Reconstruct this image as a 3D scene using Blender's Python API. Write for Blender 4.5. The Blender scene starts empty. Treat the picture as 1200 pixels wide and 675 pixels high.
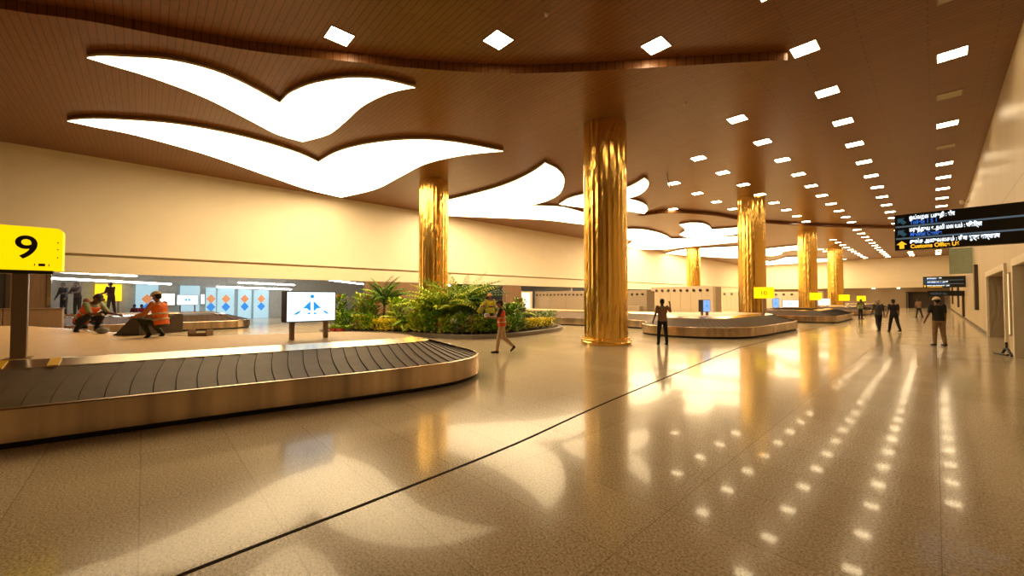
import bpy, bmesh, math, random
from math import sin, cos, pi, radians as R, sqrt, atan2
from mathutils import Vector, Matrix
from mathutils.geometry import tessellate_polygon
random.seed(7)
scn = bpy.context.scene
COL = scn.collection

# ------------------------------------------------------------------ materials
def nmat(name):
    m = bpy.data.materials.new(name); m.use_nodes = True
    nt = m.node_tree; b = nt.nodes['Principled BSDF']
    return m, nt, b
def lk(nt, a, b): nt.links.new(a, b)
def mat(name, col, rough=.5, metal=0., var=.08, scale=6., bump=0., spec=.5, stretch=(1, 1, 1), trans=0., emit=None, es=0.):
    m, nt, b = nmat(name)
    tc = nt.nodes.new('ShaderNodeTexCoord'); mp = nt.nodes.new('ShaderNodeMapping')
    mp.inputs['Scale'].default_value = stretch
    lk(nt, tc.outputs['Object'], mp.inputs['Vector'])
    no = nt.nodes.new('ShaderNodeTexNoise'); no.inputs['Scale'].default_value = scale; no.inputs['Detail'].default_value = 4
    lk(nt, mp.outputs['Vector'], no.inputs['Vector'])
    cr = nt.nodes.new('ShaderNodeValToRGB')
    cr.color_ramp.elements[0].position = .3; cr.color_ramp.elements[1].position = .7
    cr.color_ramp.elements[0].color = tuple(c * (1 - var) for c in col) + (1,)
    cr.color_ramp.elements[1].color = tuple(min(1, c * (1 + var)) for c in col) + (1,)
    lk(nt, no.outputs['Fac'], cr.inputs['Fac']); lk(nt, cr.outputs['Color'], b.inputs['Base Color'])
    b.inputs['Roughness'].default_value = rough; b.inputs['Metallic'].default_value = metal
    b.inputs['Specular IOR Level'].default_value = spec
    if trans: b.inputs['Transmission Weight'].default_value = trans
    if bump:
        bp = nt.nodes.new('ShaderNodeBump'); bp.inputs['Strength'].default_value = bump; bp.inputs['Distance'].default_value = .02
        lk(nt, no.outputs['Fac'], bp.inputs['Height']); lk(nt, bp.outputs['Normal'], b.inputs['Normal'])
    if emit:
        b.inputs['Emission Color'].default_value = tuple(emit) + (1,); b.inputs['Emission Strength'].default_value = es
    return m
def emis(name, col, s):
    m, nt, b = nmat(name)
    b.inputs['Base Color'].default_value = tuple(min(1, c) for c in col) + (1,); b.inputs['Roughness'].default_value = .4
    b.inputs['Emission Color'].default_value = tuple(col) + (1,); b.inputs['Emission Strength'].default_value = s
    return m

WARM = (1., .74, .40)
M = {}
M['wing'] = emis('wing_diffuser', (1., .76, .43), 7.6)
M['lamp'] = emis('lamp_diffuser', (1., .77, .45), 27.)
M['lamp_off'] = mat('lamp_diffuser_off', (.45, .38, .26), .5)
M['cool'] = emis('cool_tube', (.95, .95, .92), 22.)
M['wall'] = mat('cream_wall', (.80, .70, .52), .55, var=.02, scale=1.2)
M['beam'] = mat('cream_beam', (.78, .67, .48), .5, var=.02)
M['dark'] = mat('black_plastic', (.012, .012, .013), .35)
M['steel'] = mat('brushed_steel', (.54, .41, .29), .24, 1., var=.42, scale=2.2, stretch=(1, 1, .05))
M['rim'] = mat('polished_rim_steel', (.60, .52, .40), .22, 1., var=.05, scale=3.)
M['rubber'] = mat('brown_grey_rubber', (.105, .060, .033), .5, spec=.25, var=.18, scale=4.)
M['gap'] = mat('dark_gap', (.012, .010, .008), .7)
M['deck'] = mat('beige_deck', (.58, .39, .21), .45, spec=.25, var=.05, scale=2., stretch=(1, 6, 1))
M['trim'] = mat('wing_brown_side', (.22, .12, .05), .4)
M['edge'] = mat('wing_white_edge', (.85, .78, .62), .4)
M['brown'] = mat('brown_panel', (.24, .14, .07), .45, var=.12, scale=4, stretch=(1, 8, .5))
M['post'] = mat('grey_brown_post', (.26, .19, .14), .4, .3)
M['yellow'] = emis('yellow_lightbox', (1., .66, .0), 1.05)
M['yellowtrim'] = mat('yellow_trim', (.85, .55, .0), .4, emit=(1., .66, 0), es=.55)
M['sign_reflection'] = mat('yellow_sign_reflection', (.85, .50, .02), .4)
M['black'] = mat('black_paint', (.01, .008, .007), .4)
M['signblack'] = mat('sign_black', (.010, .010, .010), .3)
M['white_txt'] = emis('lit_white_letters', (.80, .92, 1.), 1.3)
M['blue_txt'] = emis('lit_blue_letters', (.03, .13, .55), 1.0)
M['amber_txt'] = emis('lit_amber_letters', (1., .50, .02), 1.1)
M['bluebar'] = emis('blue_divider', (.10, .16, .22), .55)
M['screen'] = emis('white_screen', (.80, .95, 1.), 1.15)
M['logo'] = emis('logo_blue', (.02, .32, .85), .9)
M['bluescreen'] = emis('blue_screen', (.22, .42, .95), .9)
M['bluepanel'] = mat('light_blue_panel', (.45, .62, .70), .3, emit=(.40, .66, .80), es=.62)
M['orange_d'] = emis('orange_print', (.75, .28, .10), .55)
M['blue_d'] = emis('blue_print', (.03, .25, .75), .6)
M['litwhite'] = emis('lit_white_pane', (1., .93, .8), 1.3)
M['grey'] = mat('grey_panel', (.55, .54, .50), .45)
M['dglass'] = mat('dark_glass', (.05, .045, .04), .08)
M['cab'] = mat('cabinet_cream', (.62, .52, .38), .45, var=.03)
M['cabside'] = mat('tan_and_cabinet_shade', (.34, .26, .17), .45, var=.03)
M['port'] = mat('jet_nozzle_metal', (.13, .10, .07), .4, .5)
M['curb'] = mat('grey_granite_curb', (.20, .17, .14), .35, var=.2, scale=30)
M['soil'] = mat('dark_soil', (.035, .025, .016), .9, var=.3, scale=20)
M['leafd'] = mat('leaf_dark', (.06, .17, .014), .5, var=.35, scale=5, spec=.2)
M['leafm'] = mat('leaf_mid', (.22, .38, .025), .5, var=.35, scale=5, spec=.2)
M['leafl'] = mat('leaf_light', (.50, .58, .04), .5, var=.3, scale=5, spec=.2)
M['leafy'] = mat('leaf_yellow', (.95, .72, .02), .5, var=.2, scale=6, spec=.2)
M['leafr'] = mat('leaf_reddish', (.42, .22, .06), .5, var=.4, scale=6, spec=.2)
M['stem'] = mat('stem', (.20, .16, .07), .6)
M['redpot'] = mat('red_pot', (.35, .035, .02), .45)
M['pot'] = mat('dark_pot', (.05, .035, .025), .6)
M['glassgreen'] = mat('green_glass', (.45, .55, .42), .15, trans=.5)
M['curtain'] = mat('brown_curtain', (.20, .11, .055), .7, var=.2, scale=3, stretch=(1, 12, .2))
M['bang'] = mat('dark_banner', (.07, .045, .025), .45)
M['joint'] = mat('floor_joint', (.03, .018, .009), .9, spec=.05)
M['infeed'] = mat('infeed_dark', (.055, .052, .044), .5)

def ceiling_mat():
    m, nt, b = nmat('wood_slat_ceiling')
    tc = nt.nodes.new('ShaderNodeTexCoord')
    br = nt.nodes.new('ShaderNodeTexBrick')
    br.inputs['Color1'].default_value = (.25, .092, .026, 1); br.inputs['Color2'].default_value = (.28, .105, .030, 1)
    br.inputs['Mortar'].default_value = (.11, .040, .012, 1)
    br.inputs['Scale'].default_value = 1.; br.inputs['Mortar Size'].default_value = .010
    br.inputs['Brick Width'].default_value = 2.4; br.inputs['Row Height'].default_value = .16
    lk(nt, tc.outputs['Object'], br.inputs['Vector'])
    mp = nt.nodes.new('ShaderNodeMapping'); mp.inputs['Scale'].default_value = (1.2, 22, 1)
    lk(nt, tc.outputs['Object'], mp.inputs['Vector'])
    no = nt.nodes.new('ShaderNodeTexNoise'); no.inputs['Scale'].default_value = 2; no.inputs['Detail'].default_value = 5
    lk(nt, mp.outputs['Vector'], no.inputs['Vector'])
    mx = nt.nodes.new('ShaderNodeMix'); mx.data_type = 'RGBA'; mx.blend_type = 'MULTIPLY'; mx.inputs['Factor'].default_value = .5
    lk(nt, br.outputs['Color'], mx.inputs['A']); lk(nt, no.outputs['Fac'], mx.inputs['B'])
    lk(nt, mx.outputs['Result'], b.inputs['Base Color'])
    b.inputs['Roughness'].default_value = .30; b.inputs['Specular IOR Level'].default_value = .30
    return m
M['ceil'] = ceiling_mat()

def floor_mat():
    m, nt, b = nmat('polished_granite')
    tc = nt.nodes.new('ShaderNodeTexCoord')
    vo = nt.nodes.new('ShaderNodeTexNoise'); vo.inputs['Scale'].default_value = 55; vo.inputs['Detail'].default_value = 3; vo.inputs['Roughness'].default_value = .7
    lk(nt, tc.outputs['Object'], vo.inputs['Vector'])
    cr = nt.nodes.new('ShaderNodeValToRGB'); e = cr.color_ramp.elements
    e[0].position = .34; e[0].color = (.25, .19, .11, 1); e[1].position = .68; e[1].color = (.80, .67, .46, 1)
    k = cr.color_ramp.elements.new(.5); k.color = (.56, .45, .29, 1)
    lk(nt, vo.outputs['Fac'], cr.inputs['Fac'])
    n2 = nt.nodes.new('ShaderNodeTexNoise'); n2.inputs['Scale'].default_value = .8
    lk(nt, tc.outputs['Object'], n2.inputs['Vector'])
    br = nt.nodes.new('ShaderNodeTexBrick'); br.offset = 0
    br.inputs['Color1'].default_value = (1, 1, 1, 1); br.inputs['Color2'].default_value = (.90, .89, .86, 1); br.inputs['Mortar'].default_value = (.62, .57, .50, 1)
    br.inputs['Scale'].default_value = 1; br.inputs['Mortar Size'].default_value = .004
    br.inputs['Brick Width'].default_value = 1.5; br.inputs['Row Height'].default_value = .78
    lk(nt, tc.outputs['Object'], br.inputs['Vector'])
    mx = nt.nodes.new('ShaderNodeMix'); mx.data_type = 'RGBA'; mx.blend_type = 'MULTIPLY'; mx.inputs['Factor'].default_value = 1.
    lk(nt, cr.outputs['Color'], mx.inputs['A']); lk(nt, br.outputs['Color'], mx.inputs['B'])
    lk(nt, mx.outputs['Result'], b.inputs['Base Color'])
    mr = nt.nodes.new('ShaderNodeMapRange'); mr.inputs['To Min'].default_value = .13; mr.inputs['To Max'].default_value = .22
    lk(nt, n2.outputs['Fac'], mr.inputs['Value']); lk(nt, mr.outputs['Result'], b.inputs['Roughness'])
    b.inputs['Specular IOR Level'].default_value = .15; b.inputs['Coat Weight'].default_value = .18; b.inputs['Coat Roughness'].default_value = .045
    bp = nt.nodes.new('ShaderNodeBump'); bp.inputs['Strength'].default_value = .012; bp.inputs['Distance'].default_value = .05
    n3 = nt.nodes.new('ShaderNodeTexNoise'); n3.inputs['Scale'].default_value = 1.6; n3.inputs['Detail'].default_value = 2
    lk(nt, tc.outputs['Object'], n3.inputs['Vector'])
    lk(nt, n3.outputs['Fac'], bp.inputs['Height']); lk(nt, bp.outputs['Normal'], b.inputs['Normal'])
    return m
M['floor'] = floor_mat()

def gold_mat():
    m, nt, b = nmat('gold_panel')
    tc = nt.nodes.new('ShaderNodeTexCoord'); mp = nt.nodes.new('ShaderNodeMapping'); mp.inputs['Scale'].default_value = (5, 5, .45)
    lk(nt, tc.outputs['Object'], mp.inputs['Vector'])
    no = nt.nodes.new('ShaderNodeTexNoise'); no.inputs['Scale'].default_value = 1.5; no.inputs['Detail'].default_value = 3
    lk(nt, mp.outputs['Vector'], no.inputs['Vector'])
    bp = nt.nodes.new('ShaderNodeBump'); bp.inputs['Strength'].default_value = .2; bp.inputs['Distance'].default_value = .04
    lk(nt, no.outputs['Fac'], bp.inputs['Height']); lk(nt, bp.outputs['Normal'], b.inputs['Normal'])
    b.inputs['Base Color'].default_value = (.92, .58, .14, 1); b.inputs['Metallic'].default_value = 1; b.inputs['Roughness'].default_value = .19
    return m
M['gold'] = gold_mat()

def wall_panel_mat():
    m, nt, b = nmat('cream_wall_panels')
    tc = nt.nodes.new('ShaderNodeTexCoord'); sp = nt.nodes.new('ShaderNodeSeparateXYZ'); cb = nt.nodes.new('ShaderNodeCombineXYZ')
    lk(nt, tc.outputs['Object'], sp.inputs['Vector']); lk(nt, sp.outputs['Y'], cb.inputs['X']); lk(nt, sp.outputs['Z'], cb.inputs['Y'])
    br = nt.nodes.new('ShaderNodeTexBrick'); br.offset = 0
    br.inputs['Color1'].default_value = (.55, .44, .28, 1); br.inputs['Color2'].default_value = (.50, .40, .25, 1); br.inputs['Mortar'].default_value = (.25, .18, .10, 1)
    br.inputs['Scale'].default_value = 1; br.inputs['Mortar Size'].default_value = .012; br.inputs['Brick Width'].default_value = 3.; br.inputs['Row Height'].default_value = 4.9
    lk(nt, cb.outputs['Vector'], br.inputs['Vector']); lk(nt, br.outputs['Color'], b.inputs['Base Color'])
    b.inputs['Roughness'].default_value = .4
    return m
M['wallp'] = wall_panel_mat()

SK = {}
def skin(c): 
    if c not in SK: SK[c] = mat('skin_%d' % len(SK), c, .5, var=.05)
    return SK[c]
CL = {}
def cloth(c):
    if c not in CL: CL[c] = mat('cloth_%d' % len(CL), c, .8, var=.15, scale=12)
    return CL[c]

# ------------------------------------------------------------------ mesh kit
class MB:
    def __init__(s): s.v = []; s.f = []; s.mi = []; s.cur = 0
    def add(s, vs, fs):
        o = len(s.v); s.v += [tuple(v) for v in vs]; s.f += [tuple(i + o for i in f) for f in fs]; s.mi += [s.cur] * len(fs)
    def box(s, c, d, rz=0., rx=0.):
        mt = Matrix.Translation(c) @ Matrix.Rotation(rz, 4, 'Z') @ Matrix.Rotation(rx, 4, 'X')
        vs = [mt @ Vector((x * d[0] / 2, y * d[1] / 2, z * d[2] / 2)) for x in (-1, 1) for y in (-1, 1) for z in (-1, 1)]
        s.add(vs, [(0, 1, 3, 2), (4, 6, 7, 5), (0, 4, 5, 1), (2, 3, 7, 6), (0, 2, 6, 4), (1, 5, 7, 3)])
    def bx(s, a, b):
        s.box([(a[i] + b[i]) / 2 for i in range(3)], [abs(b[i] - a[i]) for i in range(3)])
    def prism(s, poly, z0, z1, cap0=True, cap1=True):
        n = len(poly)
        A = sum(poly[i][0] * poly[(i + 1) % n][1] - poly[(i + 1) % n][0] * poly[i][1] for i in range(n))
        if A < 0: poly = poly[::-1]
        vs = [(p[0], p[1], z0) for p in poly] + [(p[0], p[1], z1) for p in poly]
        fs = [(i, (i + 1) % n, n + (i + 1) % n, n + i) for i in range(n)]
        tr = tessellate_polygon([[Vector((p[0], p[1], 0)) for p in poly]])
        def up(t):
            a, b, c = [poly[i] for i in t]
            return t if (b[0] - a[0]) * (c[1] - a[1]) - (b[1] - a[1]) * (c[0] - a[0]) > 0 else (t[0], t[2], t[1])
        for t in tr:
            t = up(t)
            if cap1: fs.append(tuple(n + i for i in t))
            if cap0: fs.append((t[0], t[2], t[1]))
        s.add(vs, fs)
    def loft(s, rings, cap=True):
        n = len(rings[0]); vs = [p for r in rings for p in r]; fs = []
        for k in range(len(rings) - 1):
            for i in range(n):
                j = (i + 1) % n
                fs.append((k * n + i, k * n + j, (k + 1) * n + j, (k + 1) * n + i))
        if cap:
            fs.append(tuple(range(n))[::-1]); fs.append(tuple((len(rings) - 1) * n + i for i in range(n)))
        s.add(vs, fs)
    def tube(s, pts, rad, n=8, flat=None):
        pts = [Vector(p) for p in pts]
        if not hasattr(rad, '__len__'): rad = [rad] * len(pts)
        rings = []
        for k, p in enumerate(pts):
            t = (pts[min(k + 1, len(pts) - 1)] - pts[max(k - 1, 0)]).normalized()
            ref = Vector((0, 1, 0)) if abs(t.z) > .9 else Vector((0, 0, 1))
            a = t.cross(ref).normalized(); b = a.cross(t)
            a = -a if a.x < 0 else a; b = t.cross(a)
            fx = flat or (1, 1)
            rings.append([p + a * cos(2 * pi * i / n) * rad[k] * fx[0] + b * sin(2 * pi * i / n) * rad[k] * fx[1] for i in range(n)])
        s.loft(rings)
    def lathe(s, prof, n=24, c=(0, 0, 0)):
        rings = [[(c[0] + r * cos(2 * pi * i / n), c[1] + r * sin(2 * pi * i / n), c[2] + z) for i in range(n)] for r, z in prof]
        s.loft(rings)
    def ell(s, c, r, nu=12, nv=8, rot=None):
        c = Vector(c); rings = []
        for k in range(nv + 1):
            ph = -pi / 2 + pi * k / nv; rr = max(cos(ph), .02)
            ring = []
            for i in range(nu):
                v = Vector((r[0] * rr * cos(2 * pi * i / nu), r[1] * rr * sin(2 * pi * i / nu), r[2] * sin(ph)))
                if rot: v = rot @ v
                ring.append(c + v)
            rings.append(ring)
        s.loft(rings)
    def cap(s, a, b, ra, rb, n=10):           # capsule with tapered radius
        a = Vector(a); b = Vector(b); d = b - a; L = d.length
        t = d / L if L > 1e-6 else Vector((0, 0, 1))
        ps = []; rs = []
        for q in (-1, -.85, -.5, 0):
            ps.append(a + t * ra * q); rs.append(ra * sqrt(max(0.003, 1 - q * q)))
        for q in (0, .5, .85, 1):
            ps.append(b + t * rb * q); rs.append(rb * sqrt(max(0.003, 1 - q * q)))
        s.tube(ps, rs, n)
    def mesh(s, name, mats, smooth=False):
        me = bpy.data.meshes.new(name); me.from_pydata(s.v, [], s.f)
        if not isinstance(mats, (list, tuple)): mats = [mats]
        for m in mats: me.materials.append(m)
        me.polygons.foreach_set('material_index', s.mi)
        if smooth: me.polygons.foreach_set('use_smooth', [True] * len(s.f))
        me.validate(); me.update()
        return me
    def build(s, name, mats, parent=None, smooth=False, loc=None, rz=0., bevel=0.):
        o = bpy.data.objects.new(name, s.mesh(name, mats, smooth)); COL.objects.link(o)
        if parent: o.parent = parent
        if loc is not None: o.location = loc
        o.rotation_euler.z = rz
        if bevel:
            md = o.modifiers.new('bevel', 'BEVEL'); md.width = bevel; md.segments = 2; md.limit_method = 'ANGLE'
        return o
def tag(o, label, cat, group=None):
    o['label'] = label; o['category'] = cat
    if group: o['group'] = group
    return o
def thing(name, label, cat, loc=(0, 0, 0), rz=0., group=None):
    o = bpy.data.objects.new(name, None); COL.objects.link(o); o.empty_display_size = .2
    o.location = loc; o.rotation_euler = (0, 0, rz)
    return tag(o, label, cat, group)
def struct(name, mb, m, **k):
    o = mb.build(name, m, **k); o['kind'] = 'structure'; return o
def dup(root, loc, rz=None, label=None, scale=None):
    r = root.copy(); COL.objects.link(r); r.location = loc
    if rz is not None: r.rotation_euler.z = rz
    if label: r['label'] = label
    if scale: r.scale = (scale,) * 3
    for ch in list(root.children):
        c = ch.copy(); COL.objects.link(c); c.parent = r
        for g in list(ch.children):
            d = g.copy(); COL.objects.link(d); d.parent = c
    return r
def text_obj(name, body, size, m, parent, loc, rot, ext=.004, align='LEFT', sx=1., bold=0.):
    cu = bpy.data.curves.new(name, 'FONT'); cu.body = body; cu.size = size; cu.extrude = ext; cu.align_x = align; cu.offset = bold
    t = bpy.data.objects.new(name, cu); COL.objects.link(t)
    bpy.context.view_layer.update()
    dg = bpy.context.evaluated_depsgraph_get()
    me = bpy.data.meshes.new_from_object(t.evaluated_get(dg))
    bpy.data.objects.remove(t)
    me.materials.clear(); me.materials.append(m)
    o = bpy.data.objects.new(name, me); COL.objects.link(o); o.parent = parent
    o.location = loc; o.rotation_euler = rot; o.scale = (sx, 1, 1)
    return o
def catmull(pts, closed=True, step=.15):
    n = len(pts); out = []
    rng = range(n) if closed else range(n - 1)
    for i in rng:
        if closed: p0, p1, p2, p3 = pts[i - 1], pts[i], pts[(i + 1) % n], pts[(i + 2) % n]
        else: p0, p1, p2, p3 = pts[max(i - 1, 0)], pts[i], pts[i + 1], pts[min(i + 2, n - 1)]
        L = math.hypot(p2[0] - p1[0], p2[1] - p1[1]); k = max(2, int(L / step))
        for j in range(k):
            t = j / k
            out.append(tuple(.5 * ((2 * p1[a]) + (-p0[a] + p2[a]) * t + (2 * p0[a] - 5 * p1[a] + 4 * p2[a] - p3[a]) * t * t + (-p0[a] + 3 * p1[a] - 3 * p2[a] + p3[a]) * t ** 3) for a in (0, 1)))
    if not closed: out.append(tuple(pts[-1]))
    return out
def inside(p, poly):
    c = False; j = len(poly) - 1
    for i in range(len(poly)):
        a, b = poly[i], poly[j]
        if (a[1] > p[1]) != (b[1] > p[1]) and p[0] < (b[0] - a[0]) * (p[1] - a[1]) / (b[1] - a[1]) + a[0]: c = not c
        j = i
    return c

def at(px, D, z=0.):             # point seen in photo column px at depth D
    r = (px - 600) / 462 * D; c, s = cos(R(47)), sin(R(47))
    return (r * c - D * s, r * s + D * c, z)
# ------------------------------------------------------------------ camera
cam_d = bpy.data.cameras.new('camera'); cam = bpy.data.objects.new('camera', cam_d); COL.objects.link(cam)
cam.location = (0, 0, 1.72); cam.rotation_euler = (R(91.4), 0, R(47)); cam_d.sensor_width = 36; cam_d.lens = 462 / 1200 * 36
cam_d.clip_start = .05; cam_d.clip_end = 400
scn.camera = cam

# ------------------------------------------------------------------ the hall
XL, XR, YN, YF, ZC, ZP = -26.5, 1.6, -9., 90., 8.5, 8.25
b = MB(); b.bx((-44, YN - .3, -.3), (6, 97, 0)); struct('floor', b, M['floor'])
P1 = catmull([(-16.4, -9), (-15.2, -5), (-14.29, -2.49), (-13.54, -1.12), (-12.93, .37), (-12.16, 2.06), (-11.04, 3.86), (-9.79, 5.8), (-8.28, 7.73), (-6.51, 9.43), (-4.73, 10.98), (-3.0, 12.5), (-2.65, 12.85)], False, .4) + \
     catmull([(-2.75, 12.95), (-3.67, 13.3), (-4.97, 14.2), (-6.56, 15.57), (-8.08, 17.32), (-9.4, 19.75), (-10.3, 21.8), (-11.3, 24.25), (-13, 26.6), (-16, 28.5)], False, .4) + [(-26.5, 28.5), (-26.5, -9)]
P2 = [(-26.5, 28.5)] + catmull([(-16, 28.5), (-15.7, 29.0), (-14.3, 29.2), (-13.2, 30.4), (-11.8, 33.35), (-11.1, 36.5), (-9.9, 40.1), (-7.6, 44.4), (-5.1, 48.4), (-2.4, 52), (1.6, 56.5)], False, .5) + [(1.6, 90), (-26.5, 90)]
b = MB(); b.bx((XL - .2, YN, ZC), (XR + .3, YF + .3, ZC + .25)); struct('ceiling', b, M['ceil'])
b = MB(); b.prism(P1, ZP, ZC + .02); struct('ceiling_dropped_near', b, M['ceil'], bevel=.05)
b = MB(); b.prism(P2, ZP, ZC + .02); struct('ceiling_dropped_far', b, M['ceil'], bevel=.05)
# left wall hangs as a deep bulkhead over an open bay
b = MB(); b.bx((XL - .35, YN, 3.74), (XL, YF, ZC)); struct('wall_left', b, M['wall'])
b = MB(); b.bx((XL - .35, YN, 2.84), (XL - .06, YF, 3.62)); b.bx((XL - .35, YN, 3.62), (XL - .26, YF, 3.74)); struct('trim_1', b, M['beam'])
b = MB(); b.bx((XL - .3, 62, 0), (XL, YF, 2.84)); struct('wall_left_lower', b, M['wall'])
# end wall
b = MB(); b.bx((XL, YF, 4.3), (XR, YF + .3, ZC)); struct('wall_end', b, M['wall'])
b = MB(); b.bx((XL, YF - .12, 3.35), (XR, YF + .3, 4.22)); b.bx((XL, YF - .03, 4.22), (XR, YF + .3, 4.3)); struct('trim_2', b, M['beam'])
b = MB(); b.bx((XL, YF + 3.2, 0), (-3.1, YF + 3.4, 3.4)); b.bx((.8, YF + 3.2, 0), (XR, YF + 3.4, 3.4)); b.bx((-3.1, YF + 3.2, 2.6), (.8, YF + 3.4, 3.4)); struct('wall_end_lower', b, M['cabside'])
b = MB(); b.bx((-3.3, YF + 3.05, 0), (-3.1, YF + 3.4, 2.7)); b.bx((.8, YF + 3.05, 0), (1.0, YF + 3.4, 2.7)); b.bx((-3.1, YF + 3.05, 2.6), (.8, YF + 3.4, 2.7)); b.bx((-3.1, YF + 4.6, 0), (.8, YF + 4.7, 2.7)); struct('door_1', b, M['bang'])
b = MB(); b.bx((XL, YF + .3, 3.35), (XR + 1, YF + 6, 3.5)); struct('ceiling_end_lobby', b, M['beam'])
# near wall behind the camera
b = MB(); b.bx((XL, YN - .3, 0), (XR + .3, YN, ZC)); struct('wall_near', b, M['wallp'])
# right wall with two portals
b = MB()
b.bx((XR, YN, 2.62), (XR + .5, YF + .3, ZC))
for y0, y1 in ((YN, 15.2), (18.3, 20.6), (26.9, YF + .3)): b.bx((XR, y0, 0), (XR + .5, y1, 2.62))
struct('wall_right', b, M['wallp'])
b = MB()
for y0, y1 in ((15.2, 18.3), (20.6, 26.9)):
    b.bx((XR - .07, y0 - .22, 0), (XR + .5, y0, 2.84)); b.bx((XR - .07, y1, 0), (XR + .5, y1 + .22, 2.84)); b.bx((XR - .07, y0, 2.62), (XR + .5, y1, 2.84))
struct('door_2', b, M['wall'], bevel=.01)
b = MB(); b.bx((XR + 2.2, 12, 0), (XR + 2.4, 30, 3)); b.bx((XR + .5, 12, 2.9), (XR + 2.4, 30, 3)); b.bx((XR + .5, 30, 0), (XR + 2.4, 30.2, 3)); b.bx((XR + .5, 11.8, 0), (XR + 2.4, 12, 3)); struct('wall_lobby', b, M['brown'])
b = MB(); b.bx((XR - .03, 27.12, 0), (XR, YF, .14)); b.bx((XR - .03, YN, 0), (XR, 14.98, .14)); struct('baseboard_right', b, M['bang'])
# dark movement joint running down the floor
jp = catmull([(-2.9, -3.5), (-3.05, -1.2), (-3.22, .21), (-3.26, 1.14), (-3.39, 3.16), (-3.72, 5.7), (-4.29, 11.39), (-4.55, 14.23), (-4.62, 17), (-4.62, 32), (-4.62, 89)], False, .4)
b = MB(); vs = []; fs = []
for i, p in enumerate(jp):
    for dx in (-.02, .02): vs.append((p[0] + dx, p[1], .0015))
    for dx in (-.02, .02): vs.append((p[0] + dx, p[1], -.01))
for i in range(len(jp) - 1):
    k = i * 4; fs += [(k, k + 1, k + 5, k + 4), (k + 2, k, k + 4, k + 6), (k + 1, k + 3, k + 7, k + 5)]
b.add(vs, fs); struct('trim_3', b, M['joint'])

# back hall seen under the bulkhead
b = MB(); b.bx((-44, YN, 3.5), (XL - .35, 34, 3.6)); struct('ceiling_back_hall', b, M['grey'])
b = MB(); b.prism([(-37.3, -9), (-38.1, -.5), (-39.6, 8.2), (-41, 16), (-44, 34), (-44.3, 34), (-41.3, 16), (-39.9, 8.2), (-38.4, -.5), (-37.6, -9)], 0, 3.5); struct('wall_back_hall', b, M['grey'])
b = MB(); b.bx((-44, 33.8, 0), (XL - .35, 34, 3.5)); b.bx((-44, YN - .3, 0), (XL - .35, YN, 3.5)); struct('wall_back_hall_sides', b, M['grey'])

# ------------------------------------------------------------------ bird shaped ceiling lights
def wing(pts, label, z=ZP, drop=.17, sm=None):
    pts = [(x, min(y, 88.5)) for x, y in pts]
    n = len(pts); cor = []
    for i in range(n):
        p, q, r = Vector(pts[i - 1]), Vector(pts[i]), Vector(pts[(i + 1) % n])
        if (q - p).length > 1e-6 and (r - q).length > 1e-6 and (q - p).angle(r - q) > R(58): cor.append(i)
    poly = []
    if len(cor) < 2: poly = catmull(pts, True, .25)
    else:
        for j, c in enumerate(cor):
            e = cor[(j + 1) % len(cor)]; seg = [pts[(c + k) % n] for k in range(((e - c) % n) + 1)]
            poly += catmull(seg, False, .25)[:-1]
    t = thing('ceiling_wing_light', label, 'ceiling light', (poly[0][0], poly[0][1], z - .001), group='wing shaped ceiling lights')
    ox, oy = poly[0]
    lp = [(x - ox, y - oy) for x, y in poly]
    a = MB(); a.prism(lp, -drop + .07, .0); a.build('housing', M['trim'], t)
    a = MB(); a.prism(lp, -drop + .012, -drop + .07); a.build('edge_trim', M['edge'], t)
    n = len(lp)
    A = sum(lp[i][0] * lp[(i + 1) % n][1] - lp[(i + 1) % n][0] * lp[i][1] for i in range(n))
    ins = []
    for i in range(n):
        p, q, r = Vector(lp[i - 1]), Vector(lp[i]), Vector(lp[(i + 1) % n])
        d = (r - p); d = d.normalized() if d.length > 1e-6 else Vector((1, 0))
        nn = Vector((-d.y, d.x)) * (1 if A > 0 else -1)
        ins.append(tuple(q + nn * .02))
    a = MB(); a.prism(ins, -drop, -drop + .02); a.build('diffuser', M['wing'], t)
    return t
wing([(-15.25, -1.23), (-14.93, -1.0), (-14.45, -0.42), (-13.87, 0.41), (-13.69, 1.31), (-13.94, 2.16), (-14.51, 3.14), (-13.8, 3.17), (-13.19, 3.31), (-12.41, 3.61), (-11.45, 4.25), (-10.88, 5.02), (-10.63, 5.91), (-11.53, 5.47), (-12.89, 5.22), (-14.45, 5.23), (-16.05, 5.16), (-17.51, 4.64), (-17.41, 3.7), (-16.63, 2.59), (-15.76, 1.31), (-15.36, 0.09), (-15.3, -0.77)], 'upper large wing shaped white ceiling light, nearest the curved ceiling step')
wing([(-21.24, -2.15), (-20.68, -1.76), (-19.95, -0.98), (-18.95, 0.6), (-18.59, 2.08), (-18.64, 3.5), (-19.0, 4.87), (-19.63, 5.87), (-17.68, 6.05), (-15.95, 6.65), (-14.34, 7.72), (-13.35, 9.11), (-12.69, 11.33), (-14.21, 10.38), (-16.37, 9.72), (-19.03, 9.77), (-22.32, 9.84), (-25.62, 9.06), (-25.06, 6.9), (-23.59, 4.45), (-22.01, 1.86), (-21.27, -0.33), (-21.29, -1.48)], 'larger lower wing shaped white ceiling light, left of the first gold column')
wing([(-23.84, 13.83), (-21.72, 14.37), (-18.09, 14.78), (-15.78, 14.71), (-13.7, 14.25), (-12.45, 13.74), (-12.73, 15.09), (-13.65, 16.64), (-15.55, 18.5), (-17.41, 19.32), (-19.03, 19.36), (-17.99, 20.85), (-17.71, 21.91), (-17.88, 24.68), (-18.07, 27.87), (-18.82, 31.04), (-19.85, 29.93), (-20.75, 27.77), (-21.66, 24.03), (-23.06, 21.5), (-24.53, 19.19), (-25.69, 17.0), (-25.27, 15.02)], 'swallow tailed white ceiling light behind the first gold column, between two columns')
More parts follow.
